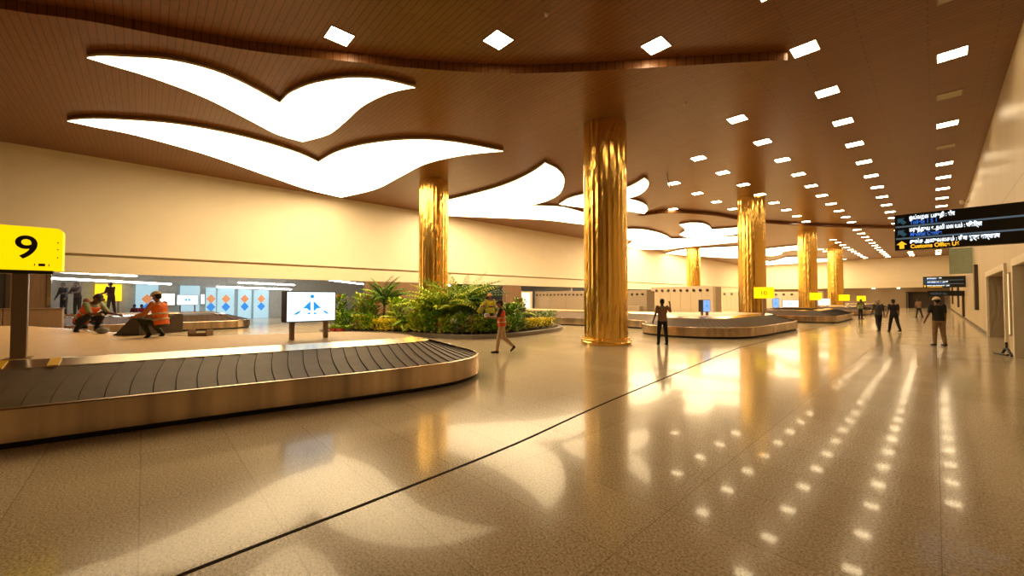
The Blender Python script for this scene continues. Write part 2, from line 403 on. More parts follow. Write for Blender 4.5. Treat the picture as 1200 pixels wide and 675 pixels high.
wing([(-17.38, 20.58), (-15.77, 19.77), (-14.34, 19.8), (-13.17, 20.33), (-11.87, 20.25), (-10.46, 19.4), (-10.61, 20.14), (-11.23, 21.21), (-12.3, 22.27), (-13.4, 22.64), (-13.26, 23.78), (-13.45, 25.16), (-14.09, 26.6), (-14.92, 27.63), (-15.33, 25.89), (-15.93, 24.03), (-16.93, 22.37)], 'small swallow tailed white ceiling light partly hidden by the nearest gold column')
wing([(-19.77, 32.6), (-18.83, 33.27), (-18.37, 35.13), (-18.56, 38.29), (-19.35, 41.69), (-18.39, 42.26), (-16.16, 43.34), (-13.76, 45.06), (-12.53, 45.97), (-13.46, 49.4), (-15.14, 49.56), (-18.53, 49.66), (-21.7, 49.83), (-24.0, 49.95), (-25.98, 48.49), (-26.43, 46.02), (-25.62, 43.21), (-23.27, 40.34), (-22.84, 38.87), (-22.29, 36.76)], 'broad white wing light just right of the nearest gold column')
wing([(-15.13, 34.1), (-14.15, 33.87), (-13.52, 34.78), (-13.59, 36.65), (-14.11, 38.67), (-13.08, 39.11), (-12.04, 39.44), (-10.92, 40.13), (-11.63, 42.72), (-13.2, 43.25), (-14.52, 43.42), (-15.98, 42.85), (-17.7, 41.69), (-17.47, 39.46), (-16.0, 37.33)], 'white wing light above the broad one, left of the second gold column')
wing([(-26.32, 54.78), (-23.47, 52.57), (-21.78, 52.06), (-19.65, 52.65), (-16.49, 53.95), (-14.87, 54.51), (-16.26, 59.6), (-18.34, 59.96), (-17.53, 64.21), (-19.0, 69.6), (-21.97, 69.34), (-24.0, 64.24), (-25.64, 58.85)], 'thin white wing light around the top of the column behind the jet cabinet')
wing([(-16.12, 60.18), (-14.7, 59.26), (-12.69, 58.63), (-10.46, 58.32), (-11.29, 62.91), (-13.92, 64.25), (-15.31, 68.23), (-16.75, 70.17), (-17.98, 67.08)], 'thin white wing light, upper one between second and third gold columns')
wing([(-19.99, 74.58), (-19.75, 80.53), (-18.27, 78.62), (-15.81, 73.97), (-13.56, 75.44), (-16.31, 90.63), (-19.78, 91.14), (-24.37, 90.82)], 'white wing light, lower one between second and third gold columns')
wing([(-14.64, 81.41), (-13.01, 80.59), (-10.84, 82.29), (-11.66, 88.49), (-14.17, 87.73), (-15.52, 86.28)], 'faint narrow white wing light between the third and farthest gold columns')


# ------------------------------------------------------------------ square ceiling lights
ROWS = {'A': .45, 'B': -2.3, 'C': -5.0, 'D': -7.72, 'E': -10.42, 'F': -13.55}
YL = [3.59, 6.7, 9.96, 13.07, 16.36, 19.6, 22.85, 26.2, 29.5, 32.8, 36.2, 39.6, 43.05, 46.4] + [50. + 3.35 * i for i in range(12)]
lit = {'A': [4, 6] + list(range(8, 26)), 'B': list(range(2, 26)), 'C': [2] + list(range(4, 26)), 'D': [1] + list(range(5, 13)) + list(range(16, 26)), 'E': [0] + list(range(6, 10)) + list(range(19, 26)), 'F': [8]}
off = {'A': [3, 5, 7]}
rown = {'A': 'row nearest the right wall', 'B': 'second row from the right wall', 'C': 'third row from the right wall', 'D': 'fourth row from the right wall', 'E': 'fifth row from the right wall', 'F': 'sixth row from the right wall'}
ords = 'nearest second third fourth fifth sixth seventh eighth ninth tenth eleventh twelfth thirteenth fourteenth fifteenth sixteenth seventeenth eighteenth nineteenth twentieth twenty-first twenty-second twenty-third twenty-fourth twenty-fifth'.split()
def lamp_proto(lit_):
    t = thing('square_ceiling_light', 'x', 'ceiling light', (0, 0, 50), group='square recessed ceiling lights')
    a = MB()
    for sx, sy, dx, dy in ((0, -.295, .62, .03), (0, .295, .62, .03), (-.295, 0, .03, .56), (.295, 0, .03, .56)): a.box((sx, sy, -.006), (dx, dy, .012))
    a.build('frame', M['trim'], t)
    a = MB(); a.box((0, 0, -.005), (.56, .56, .008)); a.build('diffuser', M['lamp'] if lit_ else M['lamp_off'], t)
    return t
pl, po = lamp_proto(True), lamp_proto(False)
ln = lo = 0
for r in 'ABCDEF':
    seq = sorted([(k, True) for k in lit[r]] + [(k, False) for k in off.get(r, [])])
    for i, (k, on) in enumerate(seq):
        x, y = ROWS[r], YL[k]
        z = ZP if (inside((x, y), P2) or inside((x, y), P1)) else ZC
        lab = ('glowing' if on else 'unlit') + ' square ceiling light, ' + (ords[i] + (' from the camera' if i else ' the camera')) + ' in the ' + rown[r]
        lab = lab.replace('nearest the camera', 'nearest the camera')
        if on and ln == 0: pl.location = (x, y, z); pl['label'] = lab; ln = 1
        elif not on and lo == 0: po.location = (x, y, z); po['label'] = lab; lo = 1
        else: dup(pl if on else po, (x, y, z), label=lab)
for i, (x, y, w) in enumerate([(-6.2, 6.9, 'beside the ceiling light over the gold column'), (-9.2, 14.9, 'left of the nearest gold column'), (-.2, 12.4, 'near the front lights'), (-15, 4.5, 'between the two big wing lights'), (-5.6, 13.2, 'right of the curved ceiling step')]):
    z = ZP if inside((x, y), P1) else ZC
    a = MB(); a.lathe([(.05, 0), (.05, -.015), (.015, -.02), (.015, -.06), (.035, -.065), (.035, -.07)], 12)
    tag(a.build('ceiling_sprinkler', M['cab'], loc=(x, y, z)), 'tiny pale sprinkler head on the brown ceiling, ' + w, 'sprinkler', 'ceiling sprinklers')

# ------------------------------------------------------------------ gold columns
def column(x, y, top, r, label, collar=True, seed=0, z0=0.):
    t = thing('gold_column', label, 'column', (x, y, z0), group='gold columns'); top -= z0
    rnd = random.Random(seed); N = 52; prof = []
    for i in range(N):
        prof.append((2 * pi * i / N + rnd.uniform(-.02, .02), r + (.013 if i % 2 else -.008) + rnd.uniform(-.008, .008)))
    a = MB(); rings = []; NZ = 32
    for k in range(NZ + 1):
        z = top * k / NZ
        rings.append([((q + rnd.uniform(-.005, .005)) * cos(w), (q + rnd.uniform(-.005, .005)) * sin(w), z) for w, q in prof])
    a.loft(rings); a.build('shaft', M['gold'], t)
    if collar:
        a = MB(); a.lathe([(r + .10, 0), (r + .10, .09), (r + .07, .11), (r - .02, .11)], 48); a.build('base_plinth', M['gold'], t)
        a = MB(); n = 48
        a.loft([[((r + .16) * cos(2 * pi * i / n) + .012 * cos(2 * pi * i / n) * cos(w), (r + .16) * sin(2 * pi * i / n) + .012 * sin(2 * pi * i / n) * cos(w), .20 + .012 * sin(w)) for i in range(n)] for w in [2 * pi * k / 8 for k in range(9)]], cap=False)
        rail = a.build('guard_ring', M['gold'], t, smooth=True)
        for k in range(8):
            w = 2 * pi * k / 8 + .2
            a = MB(); a.tube([((r + .16) * cos(w), (r + .16) * sin(w), 0), ((r + .16) * cos(w), (r + .16) * sin(w), .2)], .014, 8); a.build('ring_stub', M['gold'], t)
    return t
column(-19.1, 11.8, ZP + .01, .80, 'tall gold column rising out of the green planting bed', False, 1, .305)
column(-8.46, 12.72, ZP + .01, .79, 'nearest and widest gold column with a ring rail, standing on the open floor', True, 2)
column(-8.4, 30.0, ZC + .01, .80, 'gold column behind the carousel where the man in the pink shirt stands', True, 3)
column(-8.47, 47.55, ZP + .01, .76, 'gold column second farthest in the right hand row, past the middle carousel', True, 4)
column(-8.85, 66.2, ZP + .01, .80, 'farthest gold column of the right hand row', True, 5)
column(-21.2, 51.8, ZP + .01, .80, 'gold column rising behind the cream cabinet with nine round jets', True, 6)

# ------------------------------------------------------------------ baggage carousels
def carousel(outer, label, name='baggage_carousel', W=1.12, RW=.34, step=.16, zt=.47, zb=.77, zd=.85):
    O = catmull(outer, True, step); n = len(O)
    A = sum(O[i][0] * O[(i + 1) % n][1] - O[(i + 1) % n][0] * O[i][1] for i in range(n))
    if A < 0: O = O[::-1]
    # even arc-length resample
    L = [0.]
    for i in range(n): q = O[(i + 1) % n]; L.append(L[-1] + math.hypot(q[0] - O[i][0], q[1] - O[i][1]))
    tot = L[-1]; NS = max(8, round(tot / .23)); m = NS * 4
    def at(s):
        s %= tot; lo, hi = 0, n
        while hi - lo > 1:
            c = (lo + hi) // 2
            if L[c] <= s: lo = c
            else: hi = c
        t = (s - L[lo]) / max(1e-9, L[lo + 1] - L[lo]); p, q = O[lo], O[(lo + 1) % n]
        return Vector((p[0] + (q[0] - p[0]) * t, p[1] + (q[1] - p[1]) * t))
    def nrm(s):
        d = at(s + .35) - at(s - .35); d.normalize(); return Vector((-d.y, d.x))
    cx = sum(p[0] for p in O) / n; cy = sum(p[1] for p in O) / n
    t = thing(name, label, 'baggage carousel', (cx, cy, 0), group='baggage carousels')
    c0 = Vector((cx, cy))
    S = [tot * i / m for i in range(m)]
    def ring(off, z, lst=None): return [tuple((at(s) + nrm(s) * off - c0)[:]) + (z,) for s in S]
    def sweep(prof, name, ma, smooth=False):
        a = MB(); k = len(prof); vs = []; fs = []
        rs = [ring(o, z) for o, z in prof]
        for r in rs: vs += r
        for j in range(k - 1):
            for i in range(m): fs.append((j * m + i, j * m + (i + 1) % m, (j + 1) * m + (i + 1) % m, (j + 1) * m + i))
        a.add(vs, fs); return a.build(name, ma, t, smooth)
    sweep([(.07, 0), (.07, .12), (.3, .12)], 'kick_plate', M['gap'])
    sweep([(.10, .08), (0, .08), (0, zt - .02), (.008, zt - .004), (.03, zt), (.055, zt), (.06, zt - .03), (.06, zt - .06)], 'apron', M['steel'])
    # overlapping slats
    a = MB(); NT = 7
    for i in range(NS):
        s0 = tot * i / NS; s1 = tot * (i + 1) / NS + .03
        vs = []
        for j in range(NT + 1):
            u = j / NT; sh = -.05 * sin(pi * min(1, u * 1.0)) * (1 - .3 * u)
            o = .05 + (W - .05) * u; z = zt - .035 + (zb - zt + .035) * u
            for s, dz in ((s0 + .013, .020), (s1, .004), (s0, .004)):
                q = at(s + sh) + nrm(s + sh) * o - c0; vs.append((q.x, q.y, z + dz))
        fs = []; gs = []
        for j in range(NT):
            k = j * 3; fs.append((k, k + 1, k + 4, k + 3)); gs.append((k + 2, k, k + 3, k + 5))
        a.cur = 0; a.add(vs, fs); a.cur = 1; a.add(vs, gs)
    a.build('slat_belt', [M['rubber'], M['gap']], t)
    sweep([(W - .02, zb - .03), (W - .02, zb + .015), (W + RW - .02, zd + .004), (W + RW + .05, zd + .004)], 'inner_rim', M['rim'])
    D = [p[:2] for p in ring(W + RW + .03, 0)]
    a = MB(); a.prism(D, zd - .05, zd, cap0=False); a.build('deck', M['deck'], t)
    return t
C1 = [(-8.2, -6.0), (-7.55, -3.2), (-7.18, -1.2), (-6.88, .75), (-6.55, 2.7), (-6.42, 3.9), (-6.48, 4.65), (-6.75, 5.25), (-7.2, 5.65), (-7.85, 5.88), (-8.6, 5.95), (-9.6, 5.8), (-10.7, 5.3), (-11.5, 4.6), (-12.0, 3.6), (-12.3, 2.5), (-12.8, 1.7), (-13.7, 1.15), (-15., .6), (-16.6, 0.), (-18.3, -.7), (-20.2, -1.6), (-21.2, -3.2), (-21, -5.4), (-19.5, -7), (-16, -7.6), (-12, -7.6), (-9.4, -7.2)]
car1 = carousel(C1, 'large steel baggage carousel with brown slats at the left front, under the 9 sign')
for x, y in ((-8.40, -.90), (-8.50, -1.40)):  # yellow patches painted on the rim as the lit sign's reflection
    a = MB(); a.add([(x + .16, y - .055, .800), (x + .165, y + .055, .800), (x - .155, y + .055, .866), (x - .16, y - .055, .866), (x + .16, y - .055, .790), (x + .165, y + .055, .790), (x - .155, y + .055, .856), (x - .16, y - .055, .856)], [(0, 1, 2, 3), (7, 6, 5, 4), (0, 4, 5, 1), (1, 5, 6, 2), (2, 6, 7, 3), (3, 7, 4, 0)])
    o = a.build('yellow_sign_reflection', M['sign_reflection'], car1); o.location = (-car1.location.x, -car1.location.y, 0); o['label'] = 'painted yellow reflection of the lit sign on the steel rim'
C2 = [(-5.05, 25.6), (-5.08, 22.5), (-5.15, 20.3), (-5.42, 18.5), (-6.25, 17.45), (-7.3, 16.9), (-8.3, 16.82), (-9.3, 17.2), (-9.9, 18.), (-10.3, 19.1), (-11, 19.9), (-12.2, 20.), (-14.6, 19.4), (-16.5, 18.85), (-18.5, 18.8), (-21, 18.9), (-23.3, 19.4), (-23.8, 21.4), (-23.3, 23.4), (-21, 24), (-16, 24.2), (-12.5, 24.3), (-10.9, 25), (-9.9, 26.4), (-8.4, 27.2), (-6.6, 27.1), (-5.5, 26.6)]
carousel(C2, 'steel baggage carousel with dark belt behind the nearest gold column')
def stadium(x0, x1, y0, y1, r=1.9):
    pts = []
    for cx, cy, a0 in ((x1 - r, y1 - r, 0), (x0 + r, y1 - r, 90), (x0 + r, y0 + r, 180), (x1 - r, y0 + r, 270)):
        for k in range(4): w = R(a0 + k * 30); pts.append((cx + r * cos(w), cy + r * sin(w)))
    return pts
carousel(stadium(-10.6, -4.5, 33, 43.5), 'small looking baggage carousel beyond the second gold column of the right hand row', step=.3)
carousel(stadium(-10.6, -4.5, 50.5, 61), 'farthest but one baggage carousel, between the two most distant gold columns', step=.4)
carousel(stadium(-10.6, -4.5, 68, 79), 'most distant baggage carousel, near the end wall', step=.4)
carousel(stadium(-33.5, -26.2, -6, 4.6, 1.6), 'baggage carousel in the open bay under the left wall, where a dark figure stands', step=.3)

# dark infeed conveyor hump on the front carousel
t = thing('infeed_conveyor', 'dark grey sloped infeed conveyor beside the man in the orange vest', 'conveyor', (-12.95, -.52, .85), atan2(1.04, 1.24))
prof = [(0, 0), (.10, .06), (.50, .42), (.60, .45), (.70, .45), (.70, 0)]
a = MB()
def yz(prof, y0, y1, mb):
    n = len(prof); vs = [(p[0], y0, p[1]) for p in prof] + [(p[0], y1, p[1]) for p in prof]
    mb.add(vs, [tuple(range(n)), tuple(range(2 * n - 1, n - 1, -1))] + [(i, n + i, n + (i + 1) % n, (i + 1) % n) for i in range(n)])
yz(prof, 0, .05, a); a.build('side_skirt', M['infeed'], t)
a = MB(); yz(prof, 1.0, 1.05, a); a.build('side_skirt', M['infeed'], t)
a = MB(); yz([(p[0] + .01, p[1] - .02 if p[1] > .03 else p[1]) for p in prof], .05, 1.0, a); a.build('belt', M['rubber'], t)
a = MB(); a.tube([(.58, .02, .46), (.58, 1.03, .46)], .03, 10); a.build('roller', M['steel'], t)

# number sign 9 on its post
t = thing('carousel_sign', 'big yellow lightbox sign with a black 9 on a post', 'sign', (-8.95, -1.30, .85))
a = MB(); a.bx((-.05, -.075, 0), (.05, .075, 1.24)); a.build('post', M['post'], t, bevel=.008)
a = MB(); a.bx((-.11, -.13, 0), (.11, .13, .015)); a.build('foot_plate', M['steel'], t)
def rounded(w0, w1, h0, h1, r, k=5):
    pts = [(w0, h0), (w1, h0)]
    for i in range(k + 1): q = pi / 2 * i / k; pts.append((w1 - r + r * cos(q), h1 - r + r * sin(q)))
    for i in range(k + 1): q = pi / 2 + pi / 2 * i / k; pts.append((w0 + r + r * cos(q), h1 - r + r * sin(q)))
    return pts
a = MB(); pp = rounded(-.46, .40, 1.265, 1.89, .07); n = len(pp)
a.add([(-.10, y, z) for y, z in pp] + [(.10, y, z) for y, z in pp], [tuple(range(n))[::-1], tuple(range(n, 2 * n))] + [(i, (i + 1) % n, n + (i + 1) % n, n + i) for i in range(n)])
a.build('lightbox', M['yellow'], t)
a = MB(); a.bx((-.09, -.42, 1.215), (.085, .31, 1.265)); a.build('underside_tray', M['black'], t)
a = MB()
for z in (1.46, 1.58, 1.68): a.ell((.10, .352, z), (.004, .008, .012), 8, 6)
a.build('screw', M['black'], t)
text_obj('numeral', '9', .46, M['black'], t, (.102, .055, 1.437), (R(90), 0, R(90)), .003, 'CENTER', 1., .006)
a = MB(); a.bx((.1, .17, 1.325), (.104, .235, 1.365)); a.bx((.1, .13, 1.33), (.104, .14, 1.362)); a.bx((.1, .265, 1.33), (.104, .275, 1.362)); a.build('bag_pictogram', M['black'], t)

# AAI screen on the deck
def aai(mb, w, h, y):        # figure in the x-z plane, drawn at y, centred
    def poly(pts, th=.004):
        n = len(pts); vs = [(p[0] * w, y, p[1] * h) for p in pts] + [(p[0] * w, y - th, p[1] * h) for p in pts]
        mb.add(vs, [tuple(range(n)), tuple(range(2 * n - 1, n - 1, -1))] + [(i, n + i, n + (i + 1) % n, (i + 1) % n) for i in range(n)])
    poly([(-.035 + .0, .18), (-.03, -.12), (-.05, -.14), (-.10, -.06), (-.17, -.06), (-.21, -.10)])
    poly([(-.21, -.14), (-.29, -.25), (-.37, -.25), (-.26, -.14)])
    poly([(.03, .18), (.21, -.10), (.17, -.06), (.10, -.06), (.05, -.14), (.03, -.12)])
    poly([(.21, -.12), (.26, -.14), (.36, -.25), (.29, -.25)])
    poly([(-.05, -.18), (-.03, -.25), (-.11, -.25)]); poly([(.05, -.18), (.11, -.25), (.03, -.25)])
    k = 14; poly([(.0 + .05 * cos(2 * pi * i / k) * h / w * 1.25, .33 + .06 * sin(2 * pi * i / k)) for i in range(k)])
def screen(loc, rz, w, h, zb, label, legs=True, scr=None, depth=.12, logo=True):
    t = thing('information_screen', label, 'screen', loc, rz)
    a = MB(); a.bx((-w / 2, 0, zb), (w / 2, depth, zb + h)); a.build('casing', M['dark'], t, bevel=.008)
    a = MB(); a.bx((-w / 2 + .02, -.006, zb + .02), (w / 2 - .02, .002, zb + h - .02)); d = a.build('display', scr or M['screen'], t)
    if logo:
        a = MB(); aai(a, w, h, -.008); l = a.build('logo', M['logo'], t); l.location = (0, 0, zb + h / 2)
    if legs:
        for sx in (-.34, .34):
            a = MB(); a.bx((sx * w - .035, depth * .3, 0), (sx * w + .035, depth * .7, zb + .05)); a.build('leg', M['post'], t)
    return t
screen((-8.93, 2.58, .854), R(95), 1.0, .64, .36, 'lit white screen with a blue winged figure logo, standing on the front carousel deck', depth=.26)

# ------------------------------------------------------------------ hanging direction signs
def arrow(mb, cx, cz, s, ang, y):
    pts = [(0, .5), (.5, .02), (.22, .02), (.22, -.5), (-.22, -.5), (-.22, .02), (-.5, .02)]
    n = len(pts); q = [(cx + s * (p[0] * cos(ang) - p[1] * sin(ang)), cz + s * (p[0] * sin(ang) + p[1] * cos(ang))) for p in pts]
    vs = [(x, y, z) for x, z in q] + [(x, y - .004, z) for x, z in q]
    mb.add(vs, [tuple(range(2 * n - 1, n - 1, -1)), tuple(range(n))] + [(i, n + i, n + (i + 1) % n, (i + 1) % n) for i in range(n)])
rows = [('ஓய்வறை பகுதி : शौचालय', 'Toilets  1 5 1', False, .15), ('பயணிகள் உதவி : மருத்துவம் : चिकित्सा', 'Medical Centre  5', False, .15), ('சுங்க அலுவலகம் : सीमा शुल्क कार्यालय', 'Customs Office U6', True, .15)]
def fit(o, w):
    xs = [v.co.x for v in o.data.vertices]; W = max(xs) - min(xs)
    o.scale.x = w / W if W > 0 else 1
def dirsign(y, label, rowspec, x0=-.53, z0=2.66, h=.71, mini=False):
    t = thing('direction_sign', label, 'sign', (x0, y, z0))
    W = XR - x0
    a = MB(); a.bx((0, 0, 0), (W, .16, h)); a.build('panel', M['signblack'], t, bevel=.006)
    rh = h / 3
    for k, (ln1, w1, ln2, w2, amber) in enumerate(rowspec):
        zb = h - rh * (k + 1)
        if k: 
            a = MB(); a.bx((.02, -.004, zb + rh - .022), (W - .1, .002, zb + rh + .010)); a.build('divider', M['bluebar'], t)
        o = text_obj('lettering', ln1, .105, M['white_txt'], t, (.21, -.003, zb + .125), (R(90), 0, 0), .003, bold=.003); fit(o, w1)
        o = text_obj('lettering', ln2, .105, M['amber_txt'] if amber else M['blue_txt'], t, (.22, -.003, zb + .030), (R(90), 0, 0), .003, bold=.003); fit(o, w2)
        a = MB(); arrow(a, .10, zb + rh * .45, .15, 0 if amber else R(45), -.002); a.build('arrow', M['amber_txt'] if amber else mat('arrow_blue', (.03, .08, .12), emit=(.03, .11, .17), es=.5), t)
    return t
dirsign(11., 'large black overhead direction sign with white and amber lettering at the right edge', [('ஓய்வறை பகுதி : शौच', .60, 'Toilets 1 5 1', .36, False), ('மருத்துவ உதவி மையம் : चिकित्सा', .92, 'Medical Centre', .42, False), ('சுங்க அலுவலகம் : सीमा शुल्क कार्यालय', 1.12, 'Customs Office U6', .64, True)])
dirsign(45., 'smaller looking far direction sign, black and blue, beyond the man in the white helmet', [('ஓய்வறை : शौच', .8, 'Toilets', .5, False), ('மருத்துவ உதவி', 1.1, 'Medical', .9, False), ('சுங்க அலுவலகம் : शुल्क', 1.2, 'Customs', .8, True)], -.62, 2.5, .86)
t = thing('direction_sign', 'thin black sign with pale blue line hanging right below the far direction sign', 'sign', (-.4, 47., 1.85))
a = MB(); a.bx((0, 0, 0), (XR + .4, .12, .42)); a.build('panel', M['signblack'], t)
o = text_obj('lettering', 'வெளியே : Exit', .2, M['bluebar'], t, (.15, -.003, .14), (R(90), 0, 0), .003); fit(o, .9)

# ------------------------------------------------------------------ yellow number signs in the distance
for i, (x, y, z, w, h, num, lab) in enumerate([(-6.5, 25.2, 1.68, .95, .62, '10', 'yellow number sign on a post in front of the second gold column of the row'), (*at(955.5, 35)[:2], 1.50, .85, .64, '11', 'yellow number sign in front of the third gold column of the row'), (*at(989, 44)[:2], 1.38, .92, .66, '12', 'yellow number sign at the right side of the farthest gold column'), (*at(1009, 56)[:2], 1.25, .95, .70, '13', 'most distant yellow number sign, near the far person')]):
    t = thing('carousel_sign', lab, 'sign', (x, y, .85), R(0))
    a = MB(); a.bx((-.06, .02, 0), (.06, .14, z - .85)); a.build('post', M['post'], t)
    a = MB(); a.bx((-w / 2, 0, z - .85), (w / 2, .2, z - .85 + h)); a.build('lightbox', M['yellow'], t, bevel=.03)
    text_obj('numeral', num, h * .55, M['black'], t, (0, -.004, z - .85 + h * .3), (R(90), 0, 0), .003, 'CENTER')

# screens far off
screen(at(828, 19.5, .854), R(64), .46, .60, .16, 'blue portrait screen on the second carousel in front of the cream cabinet', scr=M['bluescreen'], depth=.30)
screen(at(926, 33, .854), R(25), 1.15, .60, .06, 'pale lit screen between the second and third gold columns')
screen(at(964, 41, .854), R(22), 1.25, .70, .08, 'small pale lit screen beside the third gold column')
screen(at(909, 33, .854), R(22), .50, .80, .02, 'narrow bluish screen left of the pale lit screen beyond the second gold column', scr=M['bluescreen'])

# ------------------------------------------------------------------ jet nozzle cabinets
def cabinet(x0, x1, y, depth, h, nj, label, z=0, jx0=.10, jx1=.92, jz=.86, r=.14, cm='cab'):
    t = thing('jet_nozzle_cabinet', label, 'cabinet', (x0, y, 0), group='jet nozzle cabinets')
    W = x1 - x0
    a = MB(); a.bx((0, 0, 0), (W, depth * .3, h)); a.build('front_casing', M[cm], t, bevel=.02)
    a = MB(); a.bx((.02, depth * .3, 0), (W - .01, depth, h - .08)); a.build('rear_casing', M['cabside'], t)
    for i in range(1, 6):
        a = MB(); a.bx((W * i / 6 - .008, -.004, .3), (W * i / 6 + .008, .002, h * .8)); a.build('panel_joint', M['port'], t)
    for i in range(nj):
        cx = W * (jx0 + (jx1 - jx0) * i / max(1, nj - 1)); cz = h * jz
        a = MB(); n = 18; rings = []
        for rr, yy in ((r, 0), (r, -.05), (r * .8, -.07), (r * .55, -.02), (r * .45, .02), (r*.05, .02)):
            rings.append([(cx + rr * cos(2 * pi * k / n), yy, cz + rr * sin(2 * pi * k / n)) for k in range(n)])
        a.loft(rings); a.build('jet_nozzle', M['port'], t)
    return t
cabinet(-20.9, -14.55, 40, 2.2, 2.85, 9, 'cream cabinet with a row of nine round air jets, right of the nearest gold column')
cabinet(-26.3, -14.7, 27.5, 1.2, 2.3, 26, 'long shade-darkened cabinet with small round air jets, between the planting bed and nearest gold column', jx0=.03, jx1=.97, r=.085, cm='cabside')  # casing colour darkened to tan to stand for the shade there
cabinet(-19.4, -16.2, 56.5, 2.2, 2.55, 4, 'partly hidden cream cabinet with jets just left of the second gold column')
cabinet(-17.2, -9.6, 62.5, 2., 2.5, 8, 'far cream cabinet with jets seen between the second and third gold columns')
a = MB(); a.bx((0, 0, 0), (1.5, .5, 1.1)); o = a.build('storage_box', M['cabside'], loc=(-16.3, 26.6, 0), bevel=.03)
tag(o, 'low brown box standing against the shade-darkened jet cabinet, right of the nearest gold column', 'box')
# lit doorway and brown pillar left of the long cabinet
t = thing('lit_panel', 'bright white lit door panel behind the right end of the planting bed', 'light panel', (-26.3, 25.6, 0), 0)
a = MB(); a.bx((0, 0, 0), (.1, 1.5, 2.3)); a.build('frame', M['beam'], t)
a = MB(); a.bx((.1, .12, .3), (.11, 1.15, 2.15)); a.build('pane', M['litwhite'], t)
b = MB(); b.bx((-26.6, 23.6, 0), (-26.1, 25.5, 2.84)); struct('wall_left_pier', b, M['curtain'])
b = MB(); b.bx((-26.7, 11., 0), (-26.4, 16.5, 2.84)); struct('wall_left_panel', b, M['curtain'])

# ------------------------------------------------------------------ left bay contents
t = thing('counter', 'low brown panelled counter behind the 9 sign post at the left edge', 'counter', (-24, -2.4, 0))
for k in range(4):
    a = MB(); a.bx((-.6, -1.5 * (k + 1) + .01, 0), (0, -1.5 * k - .01, 1.27)); a.build('panel', M['brown'], t, bevel=.01)
a = MB(); a.bx((-.65, -6.0, 1.27), (.03, .02, 1.30)); a.build('top', M['brown'], t)
t = thing('glass_partition', 'dark glass and brown curtain partition under the 9 sign', 'partition', (-26.0, -3.0, 0))
for k in range(5):
    a = MB(); a.bx((-.06, -1.1 * k - .06, 0), (.06, -1.1 * k + .06, 2.84)); a.build('mullion', M['bang'] if k else M['rim'], t)
    if k < 4:
        a = MB(); a.bx((-.02, -1.1 * k - 1.04, 0), (.02, -1.1 * k - .06, 2.84)); a.build('pane', M['curtain'] if k % 2 == 0 else M['dglass'], t)
# linear lights; the last two are added to brighten the back hall
for i, (p, q, lab) in enumerate([((-29.4, -3.3, 3.0), (-32.3, -.36, 3.0), 'upper left strip light of the back hall, beside the 9 sign'), ((-27.3, -3.1, 2.6), (-34, 1.25, 2.6), 'long lower strip light of the back hall above the crouching man'), ((-33.8, 4.9, 2.8), (-37.4, 9.4, 2.8), 'upper strip light of the back hall left of the winged logo screen'), ((-30.5, 3.3, 2.4), (-36, 8.8, 2.4), 'lower strip light of the back hall above the winged logo screen'), ((-29, 9.5, 2.95), (-36, 15, 2.95), 'added fill strip light of the back hall behind the planting bed, partly hidden'), ((-28.5, 18, 2.95), (-34, 23, 2.95), 'added fill strip light in the back hall behind the planting bed, right half')]):
    t = thing('strip_light', 'thin white ' + lab, 'strip light', p, group='back hall strip lights')
    v = Vector(q) - Vector(p)
    a = MB(); a.tube([(0, 0, 0), v], .045, 8); a.build('tube', M['cool'], t)
    a = MB(); a.tube([(0, 0, .06), v + Vector((0, 0, .06))], .04, 6); a.build('housing', M['grey'], t)
    for f in (.1, .9):
        a = MB(); e = v * f; a.tube([(e.x, e.y, .06), (e.x, e.y, 3.5 - p[2])], .012, 6); a.build('hanger', M['grey'], t)
# blue panels with diamond prints
def bp(u): return Vector((-38.0, -.45, 0)).lerp(Vector((-39.45, 8.2, 0)), u)
ang = atan2(8.65, -1.45)
for (u0, u1, h, pic, lab) in [(0., .135, 2.68, True, 'widest light blue panel with diamond prints, behind the two red shirts'), (.275, .41, 2.62, False, 'light blue panel behind the small winged logo screen in the back hall'), (.455, .53, 2.5, True, 'narrow light blue panel with pale diamonds right of the small logo screen'), (.54, .67, 2.5, True, 'light blue panel with strong diamonds above the right end of the bay carousel'), (.70, .81, 2.4, True, 'greyish blue panel with diamonds, second from the winged logo screen'), (.83, .96, 2.36, True, 'grey blue panel with diamonds closest to the front winged logo screen')]:
    p = bp(u0); q = bp(u1); w = (q - p).length
    t = thing('diamond_panel', lab, 'panel', p + Vector((.06, 0, 0)), ang, group='light blue diamond panels')
    a = MB(); a.bx((0, -.06, .0), (w, 0, h)); a.build('board', M['bluepanel'], t, bevel=.01)
    if pic:
        for zc, mm, nm in ((1.62, M['orange_d'], 'orange_diamond'), (.98, M['blue_d'], 'blue_diamond')):
            a = MB(); vs = []
            for yy in (-.065, -.07): vs += [(w / 2 - .3, yy, zc), (w / 2, yy, zc - .36), (w / 2 + .3, yy, zc), (w / 2, yy, zc + .36)]
            a.add(vs, [(3, 2, 1, 0), (4, 5, 6, 7)] + [(i, (i + 1) % 4, 4 + (i + 1) % 4, 4 + i) for i in range(4)]); a.build(nm, mm, t)
for (u0, u1, z0, z1, lab) in [(.14, .245, 1.15, 2.05, 'white lit screen between blue panels, behind the seated man in the orange vest'), (.415, .45, 1.2, 2.0, 'small white lit screen right of the small winged logo screen')]:
    p = bp(u0); q = bp(u1); w = (q - p).length
    t = thing('wall_screen', lab, 'screen', p + Vector((.06, 0, 0)), ang)
    a = MB(); a.bx((0, -.05, z0), (w, 0, z1)); a.build('casing', M['dark'], t)
    a = MB(); a.bx((.03, -.055, z0 + .03), (w - .03, -.048, z1 - .03)); a.build('display', M['litwhite'], t)
screen((-30.5, 1.9, .854), R(85), 1.0, .62, .42, 'small winged logo screen standing on the bay carousel in the back hall', depth=.1)
